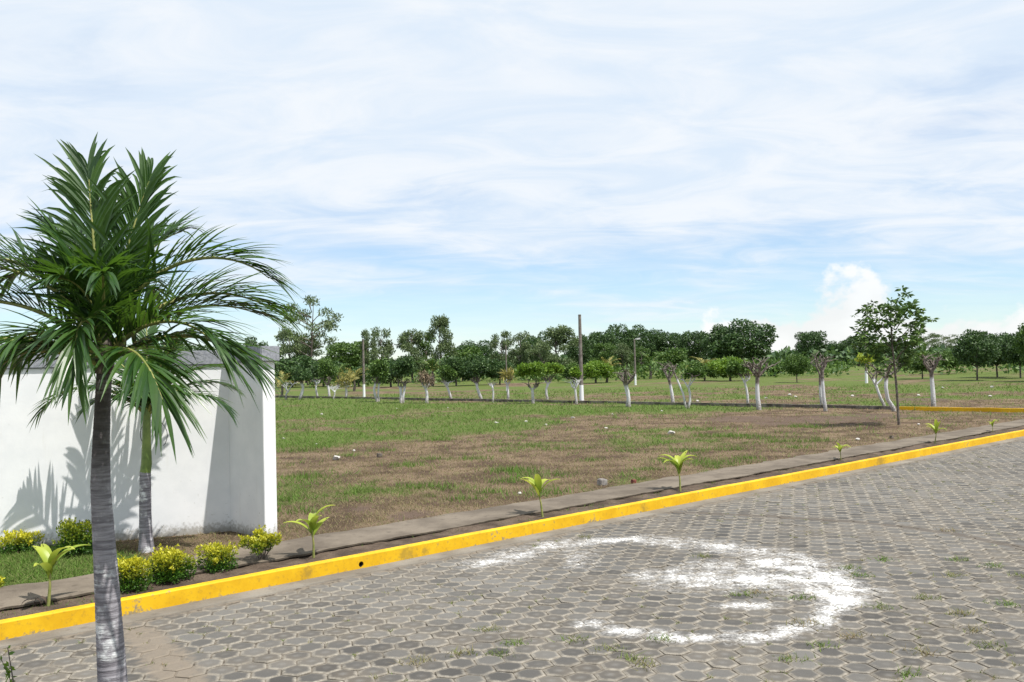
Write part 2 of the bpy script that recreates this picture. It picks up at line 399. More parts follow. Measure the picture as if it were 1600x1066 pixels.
# ------------------------------------------------------------------ ground, field, road, kerb
def grid(us, vs, zf, fn=kp):
    U, V = np.meshgrid(us, vs, indexing='ij'); P = K0 + U[..., None] * KE + V[..., None] * KN
    P = P.reshape(-1, 3).copy(); P[:, 2] = zf(U.ravel(), V.ravel()) if callable(zf) else zf
    nu, nv_ = len(us), len(vs); i = np.arange(nu - 1)[:, None] * nv_ + np.arange(nv_ - 1)[None]; i = i.ravel()
    return P, np.stack([i, i + nv_, i + nv_ + 1, i + 1], 1)
def graded(a, b, c, d, st, gmax=1.18):
    """fine step st on [b,c], growing outwards to a and d"""
    x = list(np.arange(b, c + 1e-6, st)); s = st
    while x[-1] < d: s *= gmax; x.append(min(x[-1] + s, d))
    s = st; lo = [b]
    while lo[-1] > a: s *= gmax; lo.append(max(lo[-1] - s, a))
    return np.array(lo[:0:-1] + x)

gm = MB(); gm.add([(-1500, -1500, -.12), (1500, -1500, -.12), (1500, 2500, -.12), (-1500, 2500, -.12)], [(0, 1, 2, 3)], green=.6, bare=0)
struct(gm.obj('ground', 'field'))

FK0, FK1 = g(430, 621, ZF), g(1190, 636, ZF)      # far kerb line
FE = (FK1 - FK0); FE[2] = 0; FE /= np.linalg.norm(FE); FN = np.array([-FE[1], FE[0], 0])
def green_mask(P):
    x, y = P[:, 0], P[:, 1]
    n = fbm(x * .23 + 40, y * .23 + 9, 3, 5); n2 = fbm(x * .9 + 3, y * .9 + 70, 11, 4)
    f = (P - FK0) @ FN                              # >0 beyond the far kerb
    near = sstep(y - (33.0 + 1.05 * x), -6, 4) * .60 + .15
    far = .56 - .40 * np.exp(-((f - 2.) / 7) ** 2) * sstep(x, -2, 14) + .14 * sstep(f, 25, 70)
    b = np.where(f > 0, far, near)
    b = b + (n - .5) * 1.35 + (n2 - .5) * .75
    u_, v_ = (P - K0) @ KE, (P - K0) @ KN           # lawn in front of the wall
    lawn = sstep(u_, -3.2, -4.6) * sstep(v_, 4.6, 3.9)
    b = b * (1 - lawn) + lawn * (.95 - .65 * sstep(u_, -4.9, -4.0) * (n2 < .56))
    return np.clip(b, 0, 1)
BARE = [(1160, 655, 2.3), (1290, 655, 3.0), (1380, 650, 2.0), (1215, 662, 1.2), (1440, 624, 2.2), (640, 805, .5), (560, 795, .5)]
def bare_mask(P):
    b = np.zeros(len(P))
    for px, py, r in BARE:
        c = g(px, py, ZF); d = np.linalg.norm((P - c)[:, :2] * [1, .8], axis=1); b = np.maximum(b, sstep(d, r, r * .3))
    return b
us = graded(-400, -14, 42, 900, .4); vs_ = graded(1.66, 1.66, 40, 1500, .4, 1.2)
def fz(u, v): return ZF + (fbm(u * .35, v * .35, 5, 4) - .5) * .10 * sstep(v, 1.7, 4) + .02 * (fbm(u * 2, v * 2, 8, 2) - .5) - .02 * sstep(v, 2.2, 1.7)
P, Fq = grid(us, vs_, fz)
fmb = MB(); fmb.add(P, Fq, 0, green=green_mask(P), bare=bare_mask(P))
field = struct(fmb.obj('field', 'field', smooth=True))

# road stains
LIME = [([(755, 880), (800, 868), (860, 852), (930, 846), (1000, 842), (1060, 846)], .30, .62),
        ([(1060, 848), (1120, 853), (1190, 864), (1250, 879), (1290, 897)], .38, .66),
        ([(1075, 905), (1150, 906), (1200, 900), (1260, 910), (1290, 922)], .50, .82),
        ([(1200, 880), (1270, 893), (1312, 915), (1312, 938)], .36, .88),
        ([(1306, 940), (1292, 964), (1270, 977), (1230, 988), (1180, 994), (1120, 997), (1060, 996), (1000, 990), (950, 982), (925, 974)], .16, .74),
        ([(1135, 946), (1195, 944)], .16, .8), ([(905, 862), (908, 885)], .22, .4), ([(1020, 900), (1080, 890), (1150, 880)], .3, .55)]
LIME = [([g(*q) for q in pts], w_, s_) for pts, w_, s_ in LIME]
TRK = [g(*q) for q in [(1020, 800), (1100, 802), (1220, 808), (1330, 815), (1403, 822), (1500, 836), (1600, 856), (1750, 890)]]
SAND = [([g(*q) for q in [(215, 985), (250, 1020), (285, 1066), (300, 1100)]], .30, .70), ([g(*q) for q in [(330, 948), (600, 895)]], .25, .45),
        ([g(*q) for q in [(620, 930), (660, 925)]], .5, .45), ([g(*q) for q in [(1000, 820), (1060, 812)]], .5, .5)]
def road_attrs(P):
    lime = np.zeros(len(P)); sand = np.zeros(len(P))
    for pts, w_, s_ in LIME: lime = np.maximum(lime, s_ * sstep(polydist(P, pts), w_ * 1.6, w_ * .0))
    for pts, w_, s_ in SAND: sand = np.maximum(sand, s_ * sstep(polydist(P, pts), w_ * 1.4, w_ * .2))
    v_ = (P - K0) @ KN
    sand = np.maximum(sand, .62 * sstep(v_, -.75, -.25)) + (fbm(P[:, 0] * .6, P[:, 1] * .6, 31, 3) - .5) * .35
    trk = .85 * sstep(polydist(P, TRK), .22, .03)
    return dict(lime=lime, sand=np.clip(sand, 0, 1), track=trk)
us = graded(-300, -9, 11, 900, .12, 1.15); vs_ = -graded(.24, .24, 9, 9, .12)[::-1]
P, Fq = grid(us, vs_, -.011)
rmb = MB(); rmb.add(P, Fq, 0, **road_attrs(P))
road = struct(rmb.obj('road', 'bedding'))

PP = .243; HR = PP / math.sqrt(3); CD = HR * 1.5
def hexring(r, z): return [(r * math.cos(R(60 * i)), r * math.sin(R(60 * i)), z) for i in range(6)]
PV = np.array([(0, 0, 0)] + hexring(HR * .46, 0) + hexring(HR * .83, -.0005) + hexring(HR * .955, -.008) + hexring(HR * .955, -.03))
PRIM = np.array([0] + [.42] * 6 + [.82] * 6 + [1.] * 12)
PF3 = np.array([(0, 1 + i, 1 + (i + 1) % 6) for i in range(6)])
PF4 = np.array([(a + i, a + 6 + i, a + 6 + (i + 1) % 6, a + (i + 1) % 6) for a in (1, 7, 13) for i in range(6)])
cells = []
for ci in range(int(-9.5 / CD), int(34 / CD)):
    for rj in range(0, 38):
        u_ = ci * CD; v_ = -.385 - rj * PP - (PP / 2 if ci % 2 else 0)
        p = kp(u_, v_); px, py, d = proj(p)
        if d < 4.6 or d > 33 or px < -500 or px > 2100 or v_ < -8.8: continue
        if math.hypot(p[0] + 2.6, p[1] - 5.2) < 1.95: continue
        vis = (-20 < px < 1620 and py < 1080)
        cells.append((d if vis else d + 500, p))
cells.sort(key=lambda c: c[0])
RK = np.array([KE, KN, [0, 0, 1]])
allp = []
for i, (d, p) in enumerate(cells):
    V = PV.copy(); V[:, :2] *= 1 + rng.normal(-.004, .012)
    a, b = rng.normal(0, .017, 2); V[:, 2] += V[:, 0] * a + V[:, 1] * b
    th = rng.normal(0, .026); c_, s_ = math.cos(th), math.sin(th); V[:, :2] = V[:, :2] @ np.array([[c_, s_], [-s_, c_]])
    V = V @ RK; V[:, 2] += rng.normal(0, .0025)
    allp.append(V + p * [1, 1, 0])
AP = np.concatenate(allp); ra = road_attrs(AP); NV = len(PV)
tints = np.clip(rng.normal(.42, .22, len(cells)) + (fbm(np.array([c[1][0] for c in cells]) * .7, np.array([c[1][1] for c in cells]) * .7, 21, 3) - .5) * .8, 0, 1)
rest = MB()
for i, (d, p) in enumerate(cells):
    sl_ = slice(i * NV, (i + 1) * NV); at_ = {k_: q[sl_] for k_, q in ra.items()}
    if i < 300:
        mb = MB(); c0 = p * [1, 1, 0]
        mb.add(AP[sl_] - c0, PF3, 0, tint=tints[i], rim=PRIM, **at_); mb.f.append((PF4, 0))
        mb.obj('paver', 'paver', road, loc=c0)
n0 = 300 * NV; nr = len(cells) - 300
off = (np.arange(nr) * NV)[:, None, None]
rest.add(AP[n0:], (PF3[None] + off).reshape(-1, 3), 0, tint=np.repeat(tints[300:], NV), rim=np.tile(PRIM, nr), **{k_: q[n0:] for k_, q in ra.items()})
rest.f.append(((PF4[None] + off).reshape(-1, 4), 0))
stuff(rest.obj('paver_field', 'paver', road))

def sweep(name, prof, us, mats, jit=None, closed=False):
    """profile rows (v, z) swept along the kerb"""
    mb = MB(); n = len(prof); vs = []
    for i, u_ in enumerate(us):
        for j, (v_, z_) in enumerate(prof):
            dv, dz = jit(u_, j) if jit else (0, 0)
            vs.append(kp(u_, v_ + dv, z_ + dz))
    fs = np.array([(i * n + j, i * n + j + 1, (i + 1) * n + j + 1, (i + 1) * n + j) for i in range(len(us) - 1) for j in range(n - 1)])[:, ::-1]
    mb.add(vs, fs); return mb.obj(name, mats)
def sm(u_, sd, sc=1.): return float(fbm(np.array([u_ * sc + 50.3]), np.array([sd * 7.7]), sd, 3)[0] - .5)
LU = np.concatenate([np.arange(-30, -8, 1.), np.arange(-8, 12, .06), np.arange(12, 30, .15), np.arange(30, 161, 3.)])
# kerb with rounded arrises; drain hole cut through
kerb = sweep('kerb', [(0, -.06), (.0, .0), (.004, .08), (.008, ZK - .012), (.02, ZK), (.108, ZK), (.12, ZK - .01), (.122, -.06)], LU, 'kerb',
             lambda u_, j: (sm(u_, 3, 1.2) * .012 + (sm(u_, 5, 9) * .008 if j < 4 else 0), (sm(u_, 4, .5) * .012 + sm(u_, 8, 11) * .005) if 3 <= j <= 6 else 0))
struct(kerb)
hp = g(567, 883, .05); hu, _ = uv(hp)
cm = MB(); tube(cm, [kp(hu, -.1, .052), kp(hu, .085, .055)], .036, 14); cm.add(cm.v[0][:14], [tuple(range(13, -1, -1))])
cut = cm.obj('drain_pipe', 'hole')
bm_ = kerb.modifiers.new('b', 'BOOLEAN'); bm_.object = cut; bm_.operation = 'DIFFERENCE'; bm_.solver = 'FAST'
# close the kerb before cutting
bmk = bmesh.new(); bmk.from_mesh(kerb.data); bmesh.ops.holes_fill(bmk, edges=[e for e in bmk.edges if e.is_boundary], sides=0); bmesh.ops.recalc_face_normals(bmk, faces=bmk.faces); bmk.to_mesh(kerb.data); bmk.free()
bmk = bmesh.new(); bmk.from_mesh(cut.data); bmesh.ops.remove_doubles(bmk, verts=bmk.verts, dist=1e-5); bmesh.ops.recalc_face_normals(bmk, faces=bmk.faces); bmk.to_mesh(cut.data); bmk.free()
dg = bpy.context.evaluated_depsgraph_get(); dg.update()
nm_ = bpy.data.meshes.new_from_object(kerb.evaluated_get(dg)); kerb.modifiers.clear()
if len(nm_.polygons) > 500: kerb.data = nm_
bpy.data.objects.remove(cut)
pm = MB(); th = np.linspace(0, 2 * math.pi, 15)[:-1]
ringv = [kp(hu + r_ * math.cos(a), v_, .053 + r_ * math.sin(a)) for r_, v_ in ((.0355, .012), (.029, .012), (.029, .084)) for a in th]
pm.add(ringv, [(k_ * 14 + i, k_ * 14 + (i + 1) % 14, (k_ + 1) * 14 + (i + 1) % 14, (k_ + 1) * 14 + i) for k_ in (0, 1) for i in range(14)])
pm.add(ringv[28:], [tuple(range(14))]); pm.obj('drain_pipe', 'hole', kerb)

struct(sweep('gutter', [(.0, .004), (-.10, .003), (-.245, .001), (-.255, -.02)], LU, 'gutter', lambda u_, j: (sm(u_, 12, 1.3) * .16 if j >= 2 else 0, 0)))
struct(sweep('planting_strip', [(.118, ZS - .01), (.2, ZS), (.3, ZS + .004), (.42, ZS + .006), (.55, ZS + .008), (.68, ZS + .016), (.82, ZS + .012)], LU, 'soil', lambda u_, j: (0, sm(u_, 20 + j, 3) * (.035 if j < 5 else .09) if 0 < j else 0)))
struct(sweep('sidewalk', [(.81, ZS - .06), (.80, ZW - .035), (.745, ZW - .028), (.74, ZW - .006), (.76, ZW), (1.2, ZW + .003), (1.67, ZW), (1.69, ZW - .03)], LU, 'sidewalk',
             lambda u_, j: ((sm(u_, 40, 1.1) * .16 + sm(u_, 41, 7) * .08 if j < 5 else sm(u_, 43, 2.) * .25 if j > 5 else 0), sm(u_, 44, 6) * .014 if 0 < j < 5 else 0)))
# far kerb: two runs, grey and yellow
def fkerb(name, t0, t1, mt, h):
    mb = MB(); ts = np.arange(t0, t1, .5); pr = [(-.07, -.1), (-.07, h), (.07, h), (.07, -.1)]
    vs = [FK0 * [1, 1, 0] + FE * t + FN * (a + .08 * math.sin(t * .6)) + np.array([0, 0, ZF + b + .03 * sm(t, 60, 1.) * (b > 0)]) for t in ts for a, b in pr]
    mb.add(vs, np.array([(i * 4 + j, (i + 1) * 4 + j, (i + 1) * 4 + j + 1, i * 4 + j + 1) for i in range(len(ts) - 1) for j in range(3)]))
    return struct(mb.obj(name, mt))
tsplit = (g(1400, 641, ZF) - FK0) @ FE
fkerb('far_kerb_grey', -30, tsplit, 'kerb_grey', .15); fkerb('far_kerb_yellow', tsplit + .01, tsplit + 30, 'kerb', .13)

# near verge under the foreground palm (outside the frame)
vm = MB(); c0 = np.array([-2.6, 5.2]); ths = np.linspace(0, 2 * math.pi, 41)[:-1]
vs = []
for r_, z_ in ((1.75, -.05), (1.75, .13), (1.62, .14), (1.0, .16)):
    vs += [(c0[0] + r_ * math.cos(a), c0[1] + r_ * math.sin(a), z_) for a in ths]
vs.append((c0[0], c0[1], .17))
vm.add(vs, [(k_ * 40 + i, k_ * 40 + (i + 1) % 40, (k_ + 1) * 40 + (i + 1) % 40, (k_ + 1) * 40 + i) for k_ in range(3) for i in range(40)] + [(120 + i, 120 + (i + 1) % 40, 160) for i in range(40)])
struct(vm.obj('near_verge', 'soil'))

# ------------------------------------------------------------------ boundary wall
J = g(360, 829, ZF); WD = g(328, 832, ZF) - g(177, 845, ZF); WD[2] = 0; WD /= np.linalg.norm(WD); WNn = np.array([WD[1], -WD[0], 0])
wall = thing('boundary_wall', tuple(J), 'long white plastered boundary wall with grey coping and a projecting end wing', 'wall')
def part_box(name, mt, parent, org, dx, lx, dy, ly, z0, z1, bev=.006):
    """box from org along dx (lx) and dy (ly)"""
    c = org + dx * lx / 2 + dy * ly / 2; c = np.array([c[0], c[1], (z0 + z1) / 2])
    mb = MB(); box(mb, (0, 0, 0), dx * lx / 2, dy * ly / 2, (0, 0, (z1 - z0) / 2))
    o = mb.obj(name, mt, parent)
    b = bmesh.new(); b.from_mesh(o.data); bmesh.ops.recalc_face_normals(b, faces=b.faces); bmesh.ops.bevel(b, geom=list(b.edges), offset=bev, segments=2, affect='EDGES'); b.to_mesh(o.data); b.free()
    o.location = c - (np.array(parent.location) if parent else 0); return o
part_box('wall_panel', 'wall', wall, J - WD * 24, WD, 24.02, -WNn, .15, -.1, 2.56)
part_box('coping', 'coping', wall, J - WD * 24 + WNn * .035, WD, 23.98, -WNn, .22, 2.562, 2.77, .012)
WG = -KN
t_ = 1.04
part_box('wing', 'wall', wall, J - WG * .12 - KE * .0, WG, t_ + .12, KE, .19, -.1, 2.585)
part_box('wing_coping', 'coping', wall, J - WG * .15 - KE * .05, WG, t_ + .21, KE, .29, 2.587, 2.80, .012)

# ------------------------------------------------------------------ palms
def frond_mesh(L, elev, droop, nl, ll, wd, vee, rg, dead=0., twist=0.):
    """rachis in the local x-z plane; returns (leaflet MB, midrib MB)"""
    n = 22; s = np.linspace(0, 1, n); th = elev - droop * s ** 1.35
    dx = np.cos(th) * L / (n - 1); dz = np.sin(th) * L / (n - 1)
    px = np.concatenate([[0], np.cumsum(dx[:-1])]); pz = np.concatenate([[0], np.cumsum(dz[:-1])])
    side_sw = twist * L * s ** 2
    pts = np.stack([px, side_sw, pz], 1)
    rb = MB(); tube(rb, pts, .017 * L * (1 - s * .86), 6)
    lf = MB()
    for side in (-1, 1):
        for i in range(nl):
            q = .10 + .90 * (i + .5 * rg.random()) / nl
            if rg.random() < .04: continue
            k_ = min(int(q * (n - 1)), n - 2); fr = q * (n - 1) - k_; p = pts[k_] * (1 - fr) + pts[k_ + 1] * fr
            T = pts[k_ + 1] - pts[k_]; T /= np.linalg.norm(T); B = np.array([0, 1., 0]); Nn = np.cross(T, B); Nn /= np.linalg.norm(Nn)
            if Nn @ np.array([-T[2], 0, T[0]]) < 0: Nn = -Nn
            ph = R(54 - 37 * q) + rg.normal(0, .11); ve = vee + rg.normal(0, .12)
            D = T * math.cos(ph) + (B * side * math.cos(ve) + Nn * math.sin(ve)) * math.sin(ph)
            le = ll * (.55 + .45 * math.sin(math.pi * min(1, .18 + q * .85)) ** .7) * (1 - .25 * max(0, q - .8) * 5 * .4) * (.88 + .24 * rg.random())
            wd_ = wd * (.8 + .4 * rg.random()) * (1 if dead < .5 else .4)
            ns = 5; tt = np.linspace(0, 1, ns + 1); sag = (.14 + .42 * rg.random()) * le * (1 + .8 * dead)
            c = p + D * (tt * le)[:, None]; c[:, 2] -= sag * tt ** 2.2
            Wd = np.cross(D, Nn); Wd /= np.linalg.norm(Wd) + 1e-9; U = np.cross(Wd, D); U *= np.sign(U @ Nn + 1e-6)
            prof = wd_ * np.array([.35, .85, 1., .82, .5, .03])
            a = c + Wd * prof[:, None] + U * (prof * .35)[:, None]; b = c - Wd * prof[:, None] + U * (prof * .35)[:, None]
            vv = np.concatenate([a, c, b]); m_ = ns + 1
            ff = np.array([(j, j + 1, m_ + j + 1, m_ + j) for j in range(ns)] + [(m_ + j, m_ + j + 1, 2 * m_ + j + 1, 2 * m_ + j) for j in range(ns)])
            isd = dead and q > 1 - dead
            lf.add(vv, ff, 1 if isd else 0, tint=np.clip(rg.normal(.35, .22), 0, 1))
    return lf, rb
def add_frond(root, base, az_, L, elev, droop, nl, ll, wd, vee, rg, mt='palm_leaf', dead=0., twist=0., tilt=0.):
    lf, rb = frond_mesh(L, R(elev), R(droop), nl, ll, wd, vee, rg, dead, twist)
    o = lf.obj('frond', [mt, 'palm_dead'], root, smooth=False); o.location = base; o.rotation_euler = (Matrix.Rotation(R(tilt), 3, 'Y') @ Matrix.Rotation(R(az_), 3, 'Z')).to_euler()
    rb.obj('midrib', 'midrib', o, smooth=True)
    return o
def ringed_trunk(pts, rads, n=24, ring=.03, amp=.03, rg=rng):
    mb = MB(); pts = np.asarray(pts); L = np.concatenate([[0], np.cumsum(np.linalg.norm(np.diff(pts, axis=0), axis=1))])
    m_ = int(L[-1] / ring * 4); q = np.linspace(0, L[-1], m_); P_ = np.stack([np.interp(q, L, pts[:, i]) for i in range(3)], 1)
    r_ = np.interp(q, L, rads); ph = q / ring + .35 * np.sin(q * 9) ; saw = (ph % 1.)
    r_ = r_ * (1 + amp * (np.where(saw < .2, saw / .2, 1 - (saw - .2) / .8 * .6) - .5) + amp * .8 * (fbm(q * 6, q * 0, 4, 3) - .5))
    tube(mb, P_, r_, n); return mb
# foreground palm
D1 = 5.5
b1 = at(181, 1120, D1); base1 = np.array([b1[0] + .02, D1, .16])
ctr1 = at(163, 600, D1)
p1 = thing('palm_tree', tuple(base1), 'tall palm with grey ringed trunk in the left foreground, fronds against the sky', 'palm tree')
tp = [at(x, y, D1) - base1 for x, y in ((176, 1066), (166, 900), (157, 760), (158, 690), (163, 575))]
tp = [np.array([.0, 0, -.05])] + tp
wpx = [50, 43, 35, 29, 25, 22]
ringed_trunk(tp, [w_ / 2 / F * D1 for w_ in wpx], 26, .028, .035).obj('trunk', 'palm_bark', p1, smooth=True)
cs = MB(); c1_ = ctr1 - base1
tube(cs, [c1_ + np.array([0, 0, .06]), c1_ + np.array([.005, 0, .15]), c1_ + np.array([.01, 0, .28]), c1_ + np.array([.015, 0, .45])], [.052, .056, .042, .02], 14); cs.obj('crownshaft', 'bark', p1, smooth=True)
rg1 = np.random.default_rng(11)
# az: 0 = right, 90 = away, 180 = left, 270 = towards the camera
FR = [(98, 1.08, 86, 12, .25, .50), (82, 1.04, 84, 14, .25, .50), (170, .80, 76, 30, .26, .40),
      (3, 1.24, 66, 112, .30, .42), (35, 1.16, 50, 88, .26, .44), (-22, 1.02, 40, 104, .12, .42), (-52, 1.0, 24, 88, .05, .42),
      (-80, .96, 44, 124, .10, .38), (180, 1.26, 62, 88, .30, .44), (192, 1.14, 46, 84, .20, .46), (204, 1.12, 30, 92, .0, .42),
      (150, 1.14, 60, 80, .28, .44), (90, 1.05, 55, 75, .28, .42), (246, .94, 36, 104, .10, .38), (65, 1.05, 70, 55, .3, .44), (-10, 1.0, 30, 78, .08, .42), (130, 1.0, 70, 50, .3, .42),
      (-65, .84, 64, 90, .2, .38), (262, .66, 72, 95, .25, .32), (200, 1.0, 62, 80, .2, .42), (224, .90, 26, 96, .05, .38), (165, 1.0, 26, 84, .05, .42), (15, 1.0, 44, 72, .2, .44)]
for i, (a_, L_, e_, d_, ve_, ll_) in enumerate(FR):
    add_frond(p1, c1_ + np.array([0, 0, .02 + .28 * (e_ / 90)]), a_, L_, e_, d_, 40, ll_ * 1.12, .0135, ve_ + (.5 if 40 <= e_ <= 75 else .15), rg1, dead=.34 if i == 10 else 0., twist=rg1.normal(0, .05), tilt=-7 if i == 0 else 12 if i == 1 else 0)
# second palm, close to the wall
b2 = g(229, 862, ZF); D2 = b2[1]
p2 = thing('palm_tree', tuple(b2), 'shorter palm with green crownshaft standing against the white wall', 'palm tree')
tp = [at(x, y, D2) - b2 for x, y in ((229, 866), (228, 840), (227, 800), (227, 737))]
ringed_trunk(tp, [q / 2 / F * D2 for q in (26, 20, 18, 16.5)], 20, .035, .04).obj('trunk', 'palm_bark', p2, smooth=True)
cs = MB(); tube(cs, [at(x, y, D2) - b2 for x, y in ((227, 738), (229, 725), (229, 690), (229, 660), (231, 630), (233, 590))], [q / 2 / F * D2 for q in (17, 16.5, 13.5, 12.5, 10, 4)], 14); cs.obj('crownshaft', 'crownshaft', p2, smooth=True)
c2_ = at(230, 652, D2) - b2
FR2 = [(178, 1.65, 44, 104, .2, .46), (5, 1.3, 62, 80, .25, .44), (60, 1.4, 74, 45, .25, .46), (110, 1.45, 82, 30, .25, .46), (150, 1.35, 66, 60, .25, .46), (230, .95, 66, 95, .25, .40), (285, .75, 70, 105, .3, .36), (320, 1.0, 60, 105, .2, .42), (25, 1.25, 50, 84, .2, .44), (200, .95, 76, 70, .3, .42), (-30, 1.15, 76, 45, .3, .44), (255, .7, 78, 120, .3, .34), (90, 1.4, 70, 50, .25, .46), (-5, 1.2, 40, 90, .2, .44), (345, .9, 80, 90, .3, .38), (215, .85, 50, 100, .2, .38)]
for a_, L_, e_, d_, ve_, ll_ in FR2:
    add_frond(p2, c2_ + np.array([0, 0, .02]), a_, L_, e_, d_, 30, ll_, .020, ve_, rg1)
# wire hoop hanging at the second palm
hc = at(240, 680, D2 + .09); wm = MB(); a_ = np.linspace(R(100), R(-150), 40)
tube(wm, [np.array([-.17 * math.cos(q + 2.2), .03 * math.sin(q * 1.3), .20 * math.sin(q + 2.2)]) for q in a_], .0045, 6)
tag(wm.obj('wire_hoop', 'wire', loc=tuple(hc), smooth=True), 'thin dark wire hoop hanging beside the green crownshaft of the wall palm', 'wire')

# coconut seedlings along the planting strip
def seedling(px, py, hpx, label, seed, n=5):
    b = g(px, py, ZS); rg = np.random.default_rng(seed); sc = 1.22 * hpx / F * b[1]
    r_ = thing('coconut_seedling', tuple(b - np.array([0, 0, .01])), label, 'seedling', 'coconut seedlings along the planting strip', rg.random() * .3)
    st = MB(); top = np.array([rg.normal(0, .03), rg.normal(0, .03), .52]) * sc
    tube(st, [(0, 0, -.02), top * .5 + np.array([.012, 0, 0]) * sc, top], [.024 * sc, .017 * sc, .012 * sc], 8); st.obj('stem', 'midrib', r_, smooth=True)
    a0 = rg.random() * 360; n += int(rg.integers(0, 3))
    for i in range(n):
        az_ = a0 + i * 137 + rg.normal(0, 12); el = rg.uniform(48, 82); dr = rg.uniform(45, 115); L = sc * rg.uniform(.42, .62)
        m_ = 9; s = np.linspace(0, 1, m_); th = R(el) - R(dr) * s ** 1.3
        p = np.stack([np.concatenate([[0], np.cumsum(np.cos(th[:-1]) * L / (m_ - 1))]), 0 * s, np.concatenate([[0], np.cumsum(np.sin(th[:-1]) * L / (m_ - 1))])], 1)
        wv = sc * .080 * np.sin(math.pi * np.clip(s * .9 + .06, 0, 1)) ** .8 * (1 - .3 * s); mb = MB()
        Nn = np.stack([-np.sin(th), 0 * s, np.cos(th)], 1)
        # pleated undivided blade with a forked tip
        rows = [p + np.array([0, 1., 0]) * (wv * k_)[:, None] + Nn * (wv * h_)[:, None] for k_, h_ in ((-1, .35), (-.5, .12), (0, 0), (.5, .12), (1, .35))]
        rows[2][-1] -= (p[-1] - p[-2]) * 1.6
        vv = np.concatenate(rows)
        mb.add(vv, np.array([(k_ * m_ + j, k_ * m_ + j + 1, (k_ + 1) * m_ + j + 1, (k_ + 1) * m_ + j) for k_ in range(4) for j in range(m_ - 1)]), tint=np.clip(np.tile(.25 + .55 * s, 5) + rg.normal(0, .12), 0, 1))
        o = mb.obj('leaf', 'leaf_lime', r_, smooth=True); o.location = top * (.70 + .3 * i / n); o.rotation_euler[2] = R(az_)
    return r_
SD = seedling(75, 948, 100, 'yellowish coconut seedling with dried brown leaves at its foot, left of the foreground palm', 1, 6)
seedling(490, 873, 78, 'broad-leaved coconut seedling in the strip just right of the white wall end', 2)
seedling(848, 808, 70, 'bright green coconut seedling behind the kerb, in front of a dark grass clump', 3, 6)
seedling(1063, 769, 63, 'upright coconut seedling beside the dark break in the sidewalk edge', 4, 6)
seedling(1314, 720, 30, 'small pale coconut seedling in the strip below the two round tree shadows', 5)
seedling(1460, 694, 34, 'fan-shaped coconut seedling in the strip nearest the slender young tree', 6, 6)
seedling(1551, 676, 22, 'tiny farthest coconut seedling near the right edge of the picture', 7)
for i in range(3):      # dried leaves at the first seedling
    mb = MB(); s = np.linspace(0, 1, 8); L = .22; th = R(100) - R(190) * s
    p = np.stack([np.concatenate([[0], np.cumsum(np.cos(th[:-1]) * L / 7)]), 0 * s, np.concatenate([[0], np.cumsum(np.sin(th[:-1]) * L / 7)])], 1); wv = .025 * np.sin(math.pi * (s * .9 + .08))
    mb.add(np.concatenate([p + np.array([0, 1, .0]) * wv[:, None], p - np.array([0, 1, 0]) * wv[:, None]]), np.array([(j, j + 1, 9 + j, 8 + j) for j in range(7)]), tint=.15)
    o = mb.obj('dried_leaf', 'palm_dead', SD, smooth=True); o.location = (-.015 - .05 * i, -.02 * i, .02); o.rotation_euler[2] = R(165 + 25 * i)

